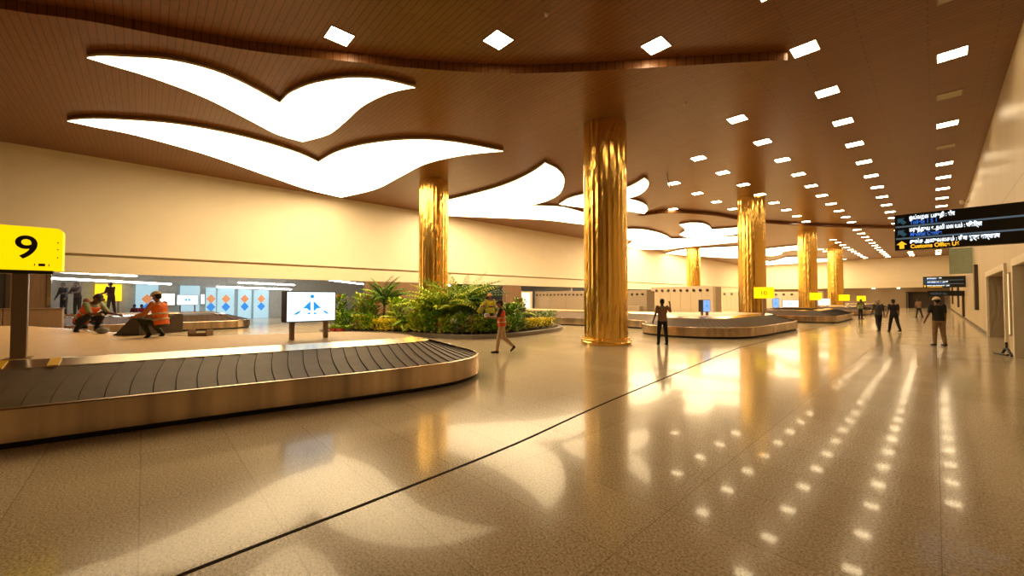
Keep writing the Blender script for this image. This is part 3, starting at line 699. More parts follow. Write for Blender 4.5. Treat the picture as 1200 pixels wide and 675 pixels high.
t = thing('yellow_board', 'bright yellow board on the back hall wall behind the standing dark figure', 'sign', (-37.2, -2.35, 0), ang)
a = MB(); a.bx((0, 0, 1.5), (1.25, .08, 2.6)); a.build('board', M['yellow'], t)
a = MB(); a.bx((.1, .02, 0), (.2, .08, 1.5)); a.build('post', M['post'], t)
a = MB(); a.bx((1.05, .02, 0), (1.15, .08, 1.5)); a.build('post', M['post'], t)

# ------------------------------------------------------------------ right wall fittings
for i, (y, z0, z1, w, lab) in enumerate([(32.6, 1.05, 3.5, .9, 'tall dark banner panel on the right wall just past the portal'), (57, .8, 3.3, .8, 'dark banner panel on the right wall near the far direction sign'), (47.5, .2, 2.1, .35, 'slim dark panel low on the right wall between two banners'), (75, .9, 3.2, .9, 'most distant dark banner panel on the right wall')]):
    a = MB(); a.bx((-.14, 0, z0), (0, w, z1)); 
    tag(a.build('wall_banner', M['bang'], loc=(XR, y, 0), bevel=.01), lab, 'banner', 'dark wall banners')
a = MB(); a.bx((0, 0, 0), (.95, .03, 1.6)); tag(a.build('hanging_glass_screen', M['glassgreen'], loc=(XR - .95, 37., 3.2)), 'pale green glass panel sticking out of the right wall below the big sign', 'glass panel')
t = thing('barrier_stand', 'low black barrier foot by the right wall, at the bottom of the portal pier', 'barrier', (1.42, 18.7, 0), R(20))
a = MB(); a.tube([(0, -.22, .02), (0, -.06, .20), (0, .06, .20), (0, .22, .02)], .035, 8); a.build('foot', M['dark'], t)
a = MB(); a.tube([(0, 0, .19), (0, 0, .40)], .03, 8); a.build('upright', M['dark'], t)
a = MB(); a.tube([(0, -.05, .03), (-.02, .55, .03)], .03, 8); a.build('base_bar', M['dark'], t)
t = thing('wall_camera', 'small white camera on a bracket high on the right wall', 'camera', (XR, 38.8, 7.9))
a = MB(); a.bx((-.25, -.03, -.03), (0, .03, .03)); a.build('bracket', M['cab'], t)
a = MB(); a.lathe([(.09, -.1), (.09, .1), (.05, .16)], 12, (-.3, 0, 0)); a.build('camera_body', M['edge'], t)
for k, y in enumerate((21.6, 24.0)):
    a = MB(); n = 40
    vs = []; fs = []
    for i in range(n + 1):
        yy = 2.0 * i / n; xx = .06 * sin(i * 1.6)
        vs += [(xx, yy, .02), (xx, yy, 2.6), (xx + .03, yy, .02), (xx + .03, yy, 2.6)]
    for i in range(n):
        q = i * 4; fs += [(q, q + 4, q + 5, q + 1), (q + 2, q + 3, q + 7, q + 6), (q + 1, q + 5, q + 7, q + 3)]
    a.add(vs, fs); tag(a.build('curtain', M['curtain'], loc=(XR + .62, y, 0), smooth=True), ['brown pleated curtain in the right wall portal, the part nearer the camera', 'brown pleated curtain in the right wall portal, the part farther away'][k], 'curtain')
t = thing('wall_lamp', 'slim bright vertical wall lamp on the pier between the portals', 'lamp', (XR - .01, 19.4, 0))
a = MB(); a.bx((-.04, -.05, .55), (0, .05, 2.5)); a.build('back_plate', M['rim'], t)
a = MB(); a.bx((-.06, -.03, .6), (-.04, .03, 2.45)); a.build('diffuser', mat('warm_lamp', (.9, .7, .4), emit=(1, .75, .4), es=.8), t)
for x in (-7.2, -4.1):
    a = MB(); a.lathe([(.16, 0), (.18, -.05), (.1, -.09)], 14); tag(a.build('lobby_downlight', M['lamp'], loc=(x, YF + 2, 3.35)), 'small bright downlight in the end lobby, ' + ('left one above the helmeted walker' if x < -5 else 'right one above the walkers'), 'light')

# ------------------------------------------------------------------ planting bed
atp = at
bedo = catmull([(-19.2, 6.5), (-17.4, 7.6), (-16.0, 8.6), (-14.9, 9.0), (-13.6, 9.4), (-12.75, 10.2), (-12.55, 11.4), (-12.6, 12.9), (-13.0, 15.0), (-13.8, 16.6), (-15.1, 17.6), (-17.5, 18.2), (-20, 17.8), (-22.4, 16.2), (-23.6, 13), (-23.3, 9.6), (-22, 7.2), (-20.6, 6.3)], True, .3)
bc = (-17.8, 12.6)
t = thing('planting_bed', 'kidney shaped planting bed with a low grey stone curb around the first gold column', 'planter', (bc[0], bc[1], 0))
n = len(bedo); rr = []
for off, z in ((0, 0), (0, .17), (.02, .19), (.20, .19), (.22, .17), (.22, 0)):
    ring = []
    for i, p in enumerate(bedo):
        d = Vector(bedo[(i + 1) % n]) - Vector(bedo[i - 1]); d.normalize(); q = Vector(p) + Vector((-d.y, d.x)) * off
        ring.append((q.x - bc[0], q.y - bc[1], z))
    rr.append(ring)
a = MB(); a.loft(rr, cap=False); a.build('curb', M['curb'], t)
a = MB(); rs = []
for f, z in ((.965, .10), (.85, .20), (.6, .28), (.3, .30), (.05, .30)): rs.append([((p[0] - bc[0]) * f, (p[1] - bc[1]) * f, z) for p in bedo])
a.loft(rs); a.build('soil', M['soil'], t)
rnd = random.Random(11)
def leaf(mb, p, d, L, w, curl=.25):
    d = d.normalized(); s = d.cross(Vector((0, 0, 1))); s = s.normalized() if s.length > .05 else Vector((1, 0, 0)); u = s.cross(d)
    a_, m_, e_ = p, p + d * L * .5, p + d * L * .95 - Vector((0, 0, curl * L * .5))
    m_ = m_ + u * .04 * L
    mb.add([a_, m_ + s * w / 2 + u * w * .12, e_, m_ - s * w / 2 + u * w * .12, m_], [(0, 1, 4), (1, 2, 4), (4, 2, 3), (0, 4, 3)])
def frond(mb, base, az, el, L, droop, ll, lw, n=16):
    pts = []; p = Vector(base); e = el
    for k in range(n + 1):
        pts.append(p.copy()); p = p + Vector((cos(az) * cos(e), sin(az) * cos(e), sin(e))) * L / n; e -= droop / n
    mb.tube(pts, [.012 * (1 - .8 * k / n) for k in range(n + 1)], 4)
    for k in range(3, n + 1):
        d = (pts[min(k + 1, n)] - pts[k - 1]).normalized(); s = d.cross(Vector((0, 0, 1))).normalized() if abs(d.z) < .98 else Vector((sin(az), -cos(az), 0))
        f = sin(pi * (.15 + .8 * k / n)) * ll
        for sg in (-1, 1):
            leaf(mb, pts[k], d * .75 + s * sg + Vector((0, 0, .12)), f * rnd.uniform(.85, 1.1), lw, .45)
def palm(label, px, D, H, nf, L, spread=(.9, 1.35), mats=('leafm', 'leafl'), ll=.42, lw=.05, trunk=.25, droop=1.5, name='palm', group=None):
    x, y, _ = atp(px, D); z0 = .2
    t = thing(name, label, 'plant', (x, y, z0), group=group)
    ms = [M[m] for m in mats]
    a = MB(); a.tube([(0, 0, -.05), (.02, 0, H * trunk * .5), (.03, .02, H * trunk)], [.07, .06, .05], 8); a.build('trunk', M['stem'], t)
    a = MB()
    for i in range(nf):
        a.cur = i % len(ms)
        frond(a, (.03 + rnd.uniform(-.06, .06), rnd.uniform(-.06, .06), H * trunk - .06), 2 * pi * i / nf * 2.4 + rnd.uniform(-.3, .3), rnd.uniform(*spread), L * rnd.uniform(.8, 1.08), droop * rnd.uniform(.7, 1.2), ll, lw)
    a.build('fronds', ms, t)
    return t
def shrub(label, px, D, H, W, nl, L, w, mats, name='leafy_shrub', group=None, flower=None, z0=.18):
    x, y, _ = atp(px, D)
    t = thing(name, label, 'plant', (x, y, z0), group=group)
    ms = [M[m] for m in mats]
    a = MB()
    for k in range(5):
        q = 2 * pi * k / 5; a.tube([(0, 0, -.05), (cos(q) * W * .15, sin(q) * W * .15, H * .4), (cos(q) * W * .3, sin(q) * W * .3, H * .75)], [.02, .014, .006], 5)
    a.build('stem', M['stem'], t)
    a = MB()
    for i in range(nl):
        a.cur = int(rnd.random() ** 1.5 * len(ms))
        u = rnd.random(); q = rnd.uniform(0, 2 * pi); rr_ = sqrt(rnd.random()) * W / 2 * (1 - .35 * u) 
        p = Vector((cos(q) * rr_, sin(q) * rr_, H * (.08 + .86 * u)))
        d = Vector((cos(q) * (1.2 - .6 * u), sin(q) * (1.2 - .6 * u), rnd.uniform(.1, 1.1)))
        leaf(a, p, d, L * rnd.uniform(.7, 1.15), w * rnd.uniform(.8, 1.2), rnd.uniform(.1, .5))
    a.build('leaves', ms, t)
    if flower:
        a = MB()
        for i in range(nl // 3):
            q = rnd.uniform(0, 2 * pi); rr_ = sqrt(rnd.random()) * W / 2; p = Vector((cos(q) * rr_, sin(q) * rr_, H * rnd.uniform(.75, 1.05)))
            for k in range(4): leaf(a, p, Vector((cos(k * 1.57 + q), sin(k * 1.57 + q), .6)), .07, .05, .1)
        a.build('flowers', M[flower], t)['kind'] = 'stuff'
    return t
palm('tallest dark green palm with stiff upright fronds, left part of the planting bed', 450, 20.6, 2.9, 34, 1.75, (.5, 1.5), ('leafd', 'leafd', 'leafm'), .48, .09, .40, .9, 'date_palm')
palm('bushy yellow green areca palm left of the first gold column foot', 503, 19.0, 2.4, 36, 2.1, (.95, 1.5), ('leafl', 'leafm'), .55, .095, .15, 1.5, 'areca_palm')
palm('big areca palm in front of the first gold column, right of its foot', 524, 18.0, 2.8, 40, 2.6, (1.0, 1.53), ('leafl', 'leafm', 'leafl'), .55, .095, .15, 1.4, 'areca_palm')
palm('tall areca palm with a top shoot reaching highest, right of the first gold column', 543, 18.6, 3.3, 34, 2.75, (1.0, 1.53), ('leafm', 'leafd', 'leafl'), .52, .095, .18, 1.2, 'areca_palm')
palm('arching light green palm between the tallest palm and the areca palms', 478, 18.6, 1.6, 20, 1.35, (.5, 1.3), ('leafl', 'leafm'), .46, .09, .12, 1.4, 'areca_palm')
palm('dark green small palm at the left end of the planting bed', 412, 20.8, 1.9, 18, 1.5, (.7, 1.4), ('leafm', 'leafd'), .46, .09, .15, 1.3, 'areca_palm')
palm('light small palm near the gardeners in yellow vests', 596, 20.8, 1.9, 16, 1.5, (.8, 1.45), ('leafm', 'leafl'), .46, .09, .15, 1.2, 'areca_palm')
for i, (px, D, H, W, ms, lab) in enumerate([
    (398, 19.6, 1.7, 1.0, ('leafm', 'leafd', 'leafr'), 'tall shrub right beside the winged logo screen'),
    (424, 19.6, 1.75, 1.2, ('leafm', 'leafl', 'leafr'), 'mixed reddish green tall shrub left of the tallest palm'),
    (436, 19.0, 1.45, 1.1, ('leafd', 'leafm', 'leafr'), 'dark mottled shrub just left below the tallest palm'),
    (466, 18.8, 1.5, 1.2, ('leafm', 'leafl'), 'green shrub just right below the tallest palm'),
    (492, 17.9, 1.5, 1.2, ('leafl', 'leafm'), 'light green shrub in front of the bushy areca palm'),
    (512, 17.6, 1.45, 1.2, ('leafm', 'leafd', 'leafl'), 'green shrub in front of the first gold column'),
    (558, 18.0, 1.75, 1.3, ('leafm', 'leafd', 'leafl'), 'broad shrub right of the tall areca palm'),
    (574, 18.2, 1.35, 1.1, ('leafm', 'leafl'), 'round shrub below the gardeners'),
    (600, 19.4, 1.25, 1.2, ('leafd', 'leafm', 'leafl'), 'shrub directly behind the walking worker'),
    (609, 20.9, 1.5, .8, ('leafm', 'leafr'), 'pinkish green tall shrub right of the walking worker')]):
    shrub(lab + ' in the planting bed', px, D, H, W, 420, .30, .13, ms)
fr = [(400, 18.9), (411, 18.7), (422, 18.5), (433, 18.3), (476, 18.1), (487, 17.6), (498, 17.3), (509, 17.1), (520, 16.95), (531, 16.85), (542, 16.8), (553, 16.8), (564, 16.85), (575, 17.0), (586, 17.3), (597, 17.8), (607, 18.3)]
for i, (px, D) in enumerate(fr):
    shrub('knee high leafy green plant in the front row of the planting bed', px, D, rnd.uniform(.62, .9), .9, 230, .22, .10, [('leafm', 'leafd', 'leafl'), ('leafd', 'leafm'), ('leafl', 'leafm', 'leafr')][i % 3], 'low_shrub', 'front row low shrubs')
for i, (px, D) in enumerate([(615, 20.6), (623, 20.9), (631, 21.2), (639, 21.6), (646, 22.2)]):
    shrub('clipped dark green hedge plant at the right end of the planting bed', px, D, .82, .95, 260, .15, .07, ('leafd', 'leafm'), 'hedge_plant', 'hedge plants at the right end')
for i, (px, D) in enumerate([(443, 18.2), (452, 18.0), (461, 17.9)]):
    shrub('bright yellow flowering plant at the foot of the tallest palm', px, D, .55, .75, 150, .16, .08, ('leafy', 'leafl'), 'yellow_flowering_plant', 'yellow plants on the left', 'leafy')
for i, (px, D) in enumerate([(617, 19.1), (625, 19.4), (633, 19.8), (641, 20.3)]):
    shrub('bright yellow flowering plant at the right tip of the planting bed', px, D, .50, .75, 150, .16, .08, ('leafy', 'leafy', 'leafl'), 'yellow_flowering_plant', 'yellow plants on the right', 'leafy')
for i, (px, D, m, lab) in enumerate([(391, 18.2, 'redpot', 'red plant pot nearest the winged logo screen, by the bed curb'), (399.5, 18.1, 'redpot', 'second red plant pot from the winged logo screen, by the bed curb'), (408.5, 18.0, 'pot', 'dark plant pot right of the two red pots, by the bed curb')]):
    x, y, _ = atp(px, D)
    t = thing('potted_plant', lab, 'plant pot', (x, y, 0))
    a = MB(); a.lathe([(.11, 0), (.16, .26), (.175, .26), (.175, .31), (.15, .31), (.14, .27), (.02, .27)], 16); a.build('pot', M[m], t, smooth=False)
    a = MB()
    for k in range(40): q = rnd.uniform(0, 6.28); leaf(a, Vector((cos(q) * .05, sin(q) * .05, .27)), Vector((cos(q), sin(q), rnd.uniform(.5, 2))), rnd.uniform(.2, .36), .07, .4)
    a.build('leaves', M['leafm'], t)

# ------------------------------------------------------------------ people
def pv(p, ab=0., side=1):        # limb direction: hanging down, pitched forward by p, swung outward by ab
    p, ab = R(p), R(ab)
    return Vector((side * sin(ab), sin(p) * cos(ab), -cos(p) * cos(ab)))
def remesh(mb, name, mats, vox, parent, smooth_it=2):
    o = mb.build(name, mats, None)
    md = o.modifiers.new('r', 'REMESH'); md.mode = 'VOXEL'; md.voxel_size = vox; md.use_smooth_shade = True
    if smooth_it:
        ms = o.modifiers.new('s', 'SMOOTH'); ms.factor = .5; ms.iterations = smooth_it
    bpy.context.view_layer.update()
    me = bpy.data.meshes.new_from_object(o.evaluated_get(bpy.context.evaluated_depsgraph_get()))
    old = o.data; bpy.data.objects.remove(o); bpy.data.meshes.remove(old)
    me.name = name; me.materials.clear(); me.materials.append(mats)
    me.polygons.foreach_set('use_smooth', [True] * len(me.polygons))
    n = bpy.data.objects.new(name, me); COL.objects.link(n); n.parent = parent
    return n
def figure(label, loc, rz, H, pose, shirt, trousers, hair=(.012, .009, .007), vest=None, helmet=None, cap=None, sleeves='short', tone=(.20, .09, .045), shoes=(.012, .01, .009), held=None, shorts=False, vox=.0085):
    g = H / 1.70
    P = dict(lean=3, lt=(2, 3), rt=(2, 3), lk=3, rk=3, la=(4, 10), ra=(4, 10), le=12, re=12, hp=0, lin=0, rin=0, twist=0)
    P.update(pose)
    pel = Vector((0, 0, .90)); up = Vector((0, sin(R(P['lean'])), cos(R(P['lean'])))); fw = Vector((0, up.z, -up.y))
    J = {}
    for s, k in ((-1, 'l'), (1, 'r')):
        hip = pel + Vector((s * .085, 0, -.02)); th, ab = P[k + 't']; kn = P[k + 'k']
        knee = hip + pv(th, ab, s) * .42; ank = knee + pv(th - kn, ab * .5, s) * .40
        sh = pel + up * .50 + Vector((s * .175, 0, 0)); ua, uab = P[k + 'a']; el = P[k + 'e']
        elb = sh + pv(ua, uab, s) * .29
        fd = pv(ua + el, uab, s); fd = (fd + Vector((-s * P[k + 'in'], 0, 0))).normalized()
        wr = elb + fd * .25
        J[k] = (hip, knee, ank, sh, elb, wr, fd, th - kn)
    low = min(J['l'][2].z, J['r'][2].z) - .075
    off = Vector((0, 0, -low))
    if 'z0' in P: off.z += P['z0']
    cm = (J['l'][2] + J['r'][2]) / 2; off.y -= cm.y if P.get('centre', True) else 0
    tr = lambda v: (v + off) * g
    root = thing('person', label, 'person', loc, rz)
    b = MB(); neck = pel + up * .55; hd = pel + up * .68 + fw * .02
    nod = Matrix.Rotation(R(-P['hp']) - R(P['lean']) * .35, 3, 'X')
    def ring(c, rx, ry, n=14): return [tr(c + Vector((rx * cos(2 * pi * i / n), 0, 0)) + fw * (ry * sin(2 * pi * i / n))) for i in range(n)]
    def torso(mb, k=0., lo=-.09, hi=.55):
        prof = [(-.10, .13, .085), (-.04, .162, .105), (.06, .155, .10), (.16, .143, .092), (.28, .158, .102), (.38, .172, .108), (.46, .165, .095), (.515, .11, .07), (.55, .055, .055)]
        mb.loft([ring(pel + up * z, rx + k, ry + k) for z, rx, ry in prof if lo <= z <= hi])
    torso(b)
    b.cap(tr(neck - up * .03), tr(hd - up * .06), .056 * g, .052 * g)
    # head: skull, jaw, nose, brow, lips, ears
    hx = lambda v: tr(hd + nod @ (Matrix.Rotation(-R(P['lean']) * .65, 3, 'X') @ Vector(v)))
    q = nod
    b.ell(hx((0, -.008, .035)), (.074 * g, .092 * g, .088 * g), 16, 12, q)
    b.ell(hx((0, .022, -.035)), (.056 * g, .066 * g, .072 * g), 14, 10, q)
    b.cap(hx((0, .088, .018)), hx((0, .106, -.018)), .008 * g, .015 * g, 8)
    b.cap(hx((-.035, .078, .034)), hx((.035, .078, .034)), .011 * g, .011 * g, 8)
    b.cap(hx((-.018, .084, -.050)), hx((.018, .084, -.050)), .010 * g, .010 * g, 8)
    b.ell(hx((0, .075, -.085)), (.022 * g, .018 * g, .016 * g), 10, 8)
    for s in (-1, 1): b.ell(hx((s * .077, -.005, .0)), (.011 * g, .024 * g, .034 * g), 8, 8, q)
    for s, k in ((-1, 'l'), (1, 'r')):
        hip, knee, ank, sh, elb, wr, fd, sa = J[k]
        b.cap(tr(hip), tr(knee), .078 * g, .052 * g, 12); b.cap(tr(knee), tr(knee.lerp(ank, .35)), .052 * g, .055 * g, 12); b.cap(tr(knee.lerp(ank, .35)), tr(ank), .055 * g, .036 * g, 12)
        tip = ank + Vector((0, .15, -.045)) if abs(sa) < 35 else ank + pv(sa + 75) * .15
        b.cap(tr(ank + Vector((0, -.02, -.03))), tr(tip), .036 * g, .028 * g)
        b.cap(tr(sh), tr(elb), .050 * g, .040 * g, 12); b.cap(tr(elb), tr(wr), .040 * g, .026 * g, 12)
        # hand: palm, four fingers, thumb
        side = Vector((0, 1, 0)) - fd * fd.y
        side = side.normalized() if side.length > .05 else Vector((0, 0, 1))
        nrm = fd.cross(side) * (-s)
        if nrm.x * s > 0: nrm = -nrm
        pm = wr + fd * .045
        b.cap(tr(wr + fd * .015), tr(wr + fd * .075), .027 * g, .030 * g, 10)
        for fi, (so, ln) in enumerate(((.027, .070), (.009, .080), (-.009, .074), (-.027, .058))):
            r0 = wr + fd * .085 + side * so; m1 = r0 + (fd * .85 + nrm * .45).normalized() * ln * .55; m2 = m1 + (fd * .45 + nrm * .9).normalized() * ln * .5
            b.cap(tr(r0), tr(m1), .0095 * g, .0088 * g, 8); b.cap(tr(m1), tr(m2), .0088 * g, .0078 * g, 8)
        t0 = wr + fd * .035 + side * .030; t1 = t0 + (side * .8 + fd * .7).normalized() * .035; t2 = t1 + (fd + nrm * .4).normalized() * .03
        b.cap(tr(t0), tr(t1), .012 * g, .0105 * g, 8); b.cap(tr(t1), tr(t2), .0105 * g, .009 * g, 8)
    remesh(b, 'body', skin(tone), vox * g, root, 1)
    # shirt
    c = MB(); torso(c, .016, -.09, .53)
    for k in 'lr':
        hip, knee, ank, sh, elb, wr, fd, sa = J[k]
        c.cap(tr(sh), tr(sh.lerp(elb, .75 if sleeves == 'short' else 1.)), .064 * g, .056 * g, 12)
        if sleeves == 'long': c.cap(tr(elb), tr(elb.lerp(wr, .9)), .054 * g, .040 * g, 12)
    remesh(c, 'shirt', cloth(shirt), .014 * g, root)
    c = MB(); c.loft([ring(pel + up * z, rx, ry) for z, rx, ry in ((-.11, .15, .10), (-.05, .172, .112), (.03, .166, .108))])
    for k in 'lr':
        hip, knee, ank, sh, elb, wr, fd, sa = J[k]
        if shorts: c.cap(tr(hip), tr(hip.lerp(knee, .6)), .095 * g, .085 * g, 12)
        else:
            c.cap(tr(hip), tr(knee), .094 * g, .070 * g, 12); c.cap(tr(knee), tr(knee.lerp(ank, .92)), .070 * g, .055 * g, 12)
    remesh(c, 'trousers', cloth(trousers), .014 * g, root)
    for k in 'lr':
        hip, knee, ank, sh, elb, wr, fd, sa = J[k]
        tip = ank + Vector((0, .16, -.045)) if abs(sa) < 35 else ank + pv(sa + 75) * .16
        c = MB(); c.cap(tr(ank + Vector((0, -.03, -.033))), tr(tip), .044 * g, .036 * g); c.cap(tr(ank + Vector((0, 0, .01))), tr(ank + Vector((0, -.01, -.03))), .046 * g, .046 * g)
        remesh(c, 'shoe', cloth(shoes), .012 * g, root)
    if vest:
        c = MB(); torso(c, .030, -.06, .47)
        for s in (-1, 1): c.cap(tr(pel + up * .42 + Vector((s * .09, 0, 0)) - fw * .06), tr(pel + up * .42 + Vector((s * .09, 0, 0)) + fw * .06), .07 * g, .07 * g)
        v = remesh(c, 'vest', cloth(vest), .014 * g, root)
        for z in (.08, .22):
            c = MB(); c.loft([ring(pel + up * (z + dz), .152 + .043 + (.004 if z > .1 else .012), .098 + .043 + .004) for dz in (0, .035)])
            bnd = c.build('reflective_band', cloth((.55, .55, .35)), v, smooth=True)
    # hair or headgear
    if helmet:
        c = MB(); hr = []
        for k in range(7):
            a = pi / 2 * k / 6; hr.append([hx((cos(2 * pi * i / 18) * .098 * cos(a) + 1e-4 * i, -.005 + sin(2 * pi * i / 18) * .118 * cos(a), .055 + .092 * sin(a) * 1.0)) for i in range(18)])
        hr.insert(0, [hx((cos(2 * pi * i / 18) * .112, .0 + sin(2 * pi * i / 18) * .14, .048)) for i in range(18)])
        hr.insert(0, [hx((cos(2 * pi * i / 18) * .110, .0 + sin(2 * pi * i / 18) * .138, .040)) for i in range(18)])
        c.loft(hr); c.build('helmet', cloth(helmet), root, smooth=True)
    c = MB(); hc = cap or hair
    c.ell(hx((0, -.020, .048)), (.082 * g, .096 * g, .086 * g), 18, 12, q)
    c.ell(hx((0, -.050, -.01)), (.072 * g, .062 * g, .075 * g), 14, 10, q)
    if cap: c.cap(hx((-.04, .09, .055)), hx((.04, .09, .055)), .035 * g, .035 * g, 10)
    remesh(c, 'cap' if cap else 'hair', cloth(hc), .012 * g, root)
    for s, k in ((-1, 'l'), (1, 'r')):
        pass
    root['_hand'] = tuple(tr(J['r'][5] + J['r'][6] * .09))
    hp = Vector(root['_hand']); del root['_hand']
    return root, hp
def at_world(root, p): return Matrix.Translation(root.location) @ Matrix.Rotation(root.rotation_euler.z, 4, 'Z') @ p
BACK, LEFT, RIGHT, FRONT = R(47), R(137), R(-43), R(227)

f1, hand = figure('man in a pinkish brown shirt seen from behind, one hand raised to his head', at(776, 14.4), BACK + R(-5), 1.66, dict(lean=1, ra=(40, 36), re=132, rin=.62, la=(-4, 16), le=10, lt=(4, 5), rt=(-2, 5)), (.24, .125, .075), (.012, .010, .010), sleeves='short', tone=(.14, .055, .03))
p = at_world(f1, hand); a = MB(); a.box((0, 0, 0), (.012, .06, .12)); tag(a.build('mobile_phone', M['dark'], loc=p, rz=BACK, bevel=.004), 'dark phone held at the ear of the man in the pinkish brown shirt', 'phone')
f2, hand = figure('walking worker in an orange vest and black sleeves beside the planting bed, beige trousers', at(592, 12.35), LEFT, 1.64, dict(lean=4, lt=(14, 2), lk=6, rt=(-10, 2), rk=38, la=(22, 8), le=75, ra=(25, 8), re=70, hp=8, lin=.2, rin=.2), (.015, .010, .012), (.50, .34, .20), vest=(.80, .10, .03), cap=(.02, .012, .012), sleeves='short', tone=(.34, .15, .08), shoes=(.03, .012, .012))
p = at_world(f2, hand); a = MB(); a.box((0, 0, 0), (.20, .16, .10), .2); a.box((0, 0, .06), (.16, .12, .03), .2); tag(a.build('small_box', M['grey'], loc=(p.x, p.y, p.z + .02), rz=LEFT, bevel=.008), 'small grey box carried by the walking worker in the orange vest', 'box')
figure('man in a grey shirt, dark trousers and pale cap walking away, left of the pair', at(1029.5, 20.1), BACK + R(-15), 1.63, dict(lean=3, lt=(-10, 2), lk=14, rt=(12, 2), rk=4, la=(10, 8), ra=(-8, 8)), (.055, .050, .052), (.016, .013, .012), cap=(.35, .27, .17), tone=(.16, .07, .04))
figure('man in a black shirt and black trousers walking away, right of the pair', at(1047.5, 19.8), BACK + R(-15), 1.64, dict(lean=3, lt=(14, 3), lk=4, rt=(-12, 3), rk=12, la=(-8, 14), ra=(14, 18), re=20), (.014, .012, .014), (.012, .010, .010), tone=(.14, .06, .035))
figure('man in a white helmet, black shirt and khaki trousers walking along the right wall', at(1100, 14.0), BACK + R(-20), 1.72, dict(lean=6, lt=(5, 1), lk=4, rt=(-5, 1), rk=8, la=(-6, 16), le=22, ra=(8, 10)), (.012, .012, .010), (.23, .14, .07), helmet=(.75, .58, .38), tone=(.16, .07, .04))
figure('distant person in a yellowish green vest near the farthest yellow sign', at(1007.8, 31.5), FRONT, 1.58, dict(lean=5, la=(0, 30), ra=(0, 30), le=30, re=30), (.05, .05, .02), (.012, .010, .010), vest=(.22, .24, .03), tone=(.16, .07, .04))
figure('distant person in a tan shirt in front of the dark doorway in the end wall', at(1077, 34.), BACK, 1.62, dict(lt=(10, 3), rt=(-10, 3), rk=10), (.30, .19, .10), (.03, .02, .02), tone=(.16, .07, .04))
SQ = dict(lean=34, lt=(118, 12), rt=(110, 16), lk=150, rk=146, la=(38, 6), ra=(30, 6), le=38, re=60, hp=12, centre=False)
figure('crouching man in a grey green shirt and orange vest on the front carousel deck', at(97, 10.2, .852), RIGHT, 1.72, SQ, (.25, .27, .14), (.012, .014, .018), vest=(.85, .12, .03), cap=(.04, .022, .018), tone=(.14, .06, .035), sleeves='short')
figure('crouching person in an orange and blue grey shirt just behind the crouching man', at(114, 10.9, .852), LEFT, 1.45, dict(lean=26, lt=(118, 10), rt=(112, 10), lk=150, rk=148, la=(30, 5), ra=(25, 5), le=60, re=60, hp=10, centre=False), (.12, .13, .17), (.02, .03, .06), vest=(.70, .16, .06), hair=(.25, .10, .05), tone=(.36, .15, .08))
figure('man in an orange vest and tan helmet sitting by the dark infeed conveyor', at(190, 8.75, .852), LEFT, 1.50, dict(lean=10, lt=(104, 8), rt=(98, 10), lk=142, rk=138, la=(32, 6), ra=(36, 6), le=40, re=35, hp=10, centre=False), (.55, .20, .06), (.035, .04, .014), vest=(.95, .17, .02), helmet=(.62, .50, .26), tone=(.30, .13, .07), sleeves='long')
figure('dark clothed person standing on the bay carousel in front of the yellow board', at(131, 20.6, .852), LEFT, 1.68, dict(lean=5, la=(15, 6), ra=(20, 6), le=60, re=55, lt=(6, 2), rt=(-6, 2)), (.055, .016, .016), (.025, .014, .014), tone=(.10, .04, .025), sleeves='long', vox=.012)
figure('dark figure in a black top standing in the bay, nearest the 9 sign post', at(75, 20.3, .852), FRONT, 1.62, dict(la=(10, 8), ra=(10, 8)), (.018, .014, .016), (.014, .010, .010), tone=(.08, .035, .02), sleeves='long', vox=.012)
figure('dark figure in a brownish top behind the crouching man in the bay', at(91, 19.8, .852), FRONT, 1.66, dict(la=(25, 12), ra=(20, 12), le=60, re=60, lean=6), (.05, .03, .022), (.014, .010, .010), tone=(.08, .035, .02), sleeves='long', vox=.012)
SIT = dict(lean=6, lt=(85, 6), rt=(85, 6), lk=80, rk=80, la=(20, 6), ra=(20, 6), le=50, re=50, centre=False)
bench = thing('bench', 'low grey bench in the back hall under the two people in red shirts', 'bench', at(162, 26.9), R(92))
a = MB(); a.bx((-.9, -.22, .40), (.9, .22, .46)); a.build('seat', M['grey'], bench, bevel=.01)
for x in (-.75, .75):
    a = MB(); a.bx((x - .03, -.18, 0), (x + .03, .18, .40)); a.build('leg', M['post'], bench)
figure('seated person in a maroon shirt, left of the one in bright red', at(159, 26.9, 0.), FRONT, 1.62, dict(SIT), (.16, .015, .02), (.02, .015, .015), tone=(.10, .045, .03), vox=.014)
figure('seated person in a bright red shirt, right of the one in maroon', at(167.5, 26.9, 0.), FRONT, 1.62, dict(SIT), (.42, .02, .03), (.02, .015, .015), tone=(.10, .045, .03), vox=.014)
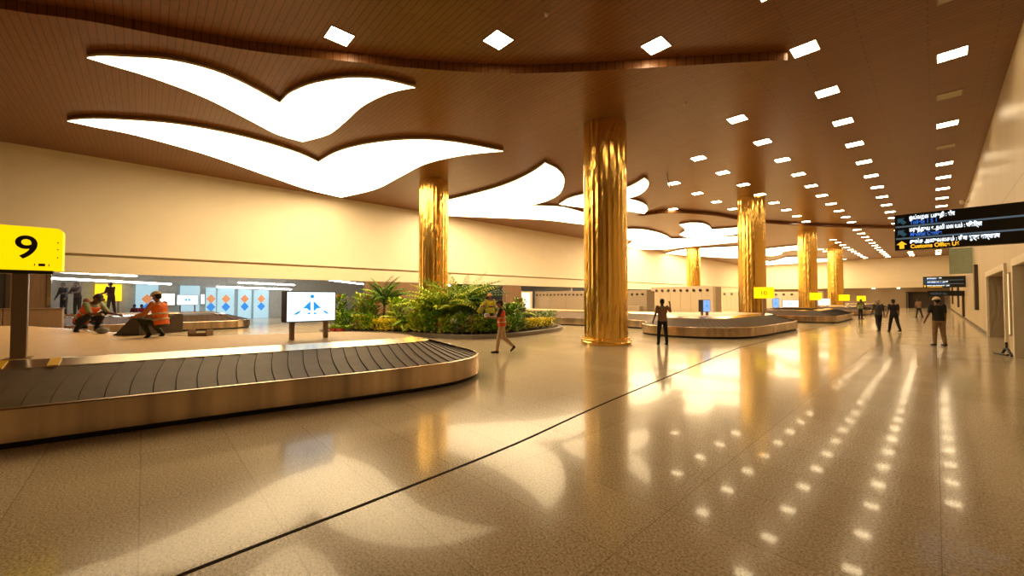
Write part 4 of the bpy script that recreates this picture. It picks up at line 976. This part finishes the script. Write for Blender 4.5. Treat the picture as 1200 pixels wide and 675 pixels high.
figure('gardener in a yellow vest and orange helmet standing among the plants', at(574, 17.2, .19), FRONT, 1.70, dict(la=(25, 14), ra=(30, 14), le=60, re=60, lean=10), (.50, .40, .06), (.05, .04, .03), vest=(.80, .72, .02), helmet=(.75, .35, .12), tone=(.20, .09, .05))
figure('gardener with black hair and a yellow vest bending over the plants', at(562, 17.3, .19), RIGHT, 1.66, dict(la=(40, 14), ra=(50, 14), le=30, re=40, lean=30, hp=10), (.55, .50, .40), (.05, .04, .03), vest=(.75, .66, .02), tone=(.16, .07, .04))
t = thing('tool_tray', 'small brown open tool tray lying on the far edge of the front carousel deck', 'tray', at(236, 9.0, .852), R(47))
a = MB(); a.bx((-.2, -.1, 0), (.2, .1, .015)); a.bx((-.2, -.1, 0), (.2, -.085, .06)); a.bx((-.2, .085, 0), (.2, .1, .06)); a.build('tray', M['brown'], t)
for s in (-1, 1):
    a = MB(); a.bx((s * .2 - .01, -.1, 0), (s * .2 + .01, .1, .14)); a.build('end_board', M['brown'], t)
a = MB(); a.ell((0, 0, .07), (.17, .12, .075), 16, 10); a.ell((.10, .02, .10), (.08, .08, .05), 12, 8); a.ell((-.08, -.03, .09), (.09, .07, .05), 12, 8)
o = a.build('cloth_bag', cloth((.16, .16, .15)), loc=at(121, 9.6, .852), smooth=True); tag(o, 'crumpled grey cloth bag on the deck between the crouching man and the infeed conveyor', 'bag')


# ------------------------------------------------------------------ world and output
w = bpy.data.worlds.new('world'); scn.world = w; w.use_nodes = True
w.node_tree.nodes['Background'].inputs['Color'].default_value = (1, .8, .5, 1); w.node_tree.nodes['Background'].inputs['Strength'].default_value = 0.12
scn.view_settings.view_transform = 'Standard'; scn.view_settings.look = 'None'; scn.view_settings.gamma = 1.; scn.view_settings.use_curve_mapping = False
scn.view_settings.exposure = .12
scn.cycles.max_bounces = 8; scn.cycles.diffuse_bounces = 4; scn.cycles.glossy_bounces = 5; scn.cycles.sample_clamp_indirect = 8.
scn.cycles.caustics_reflective = False; scn.cycles.caustics_refractive = False
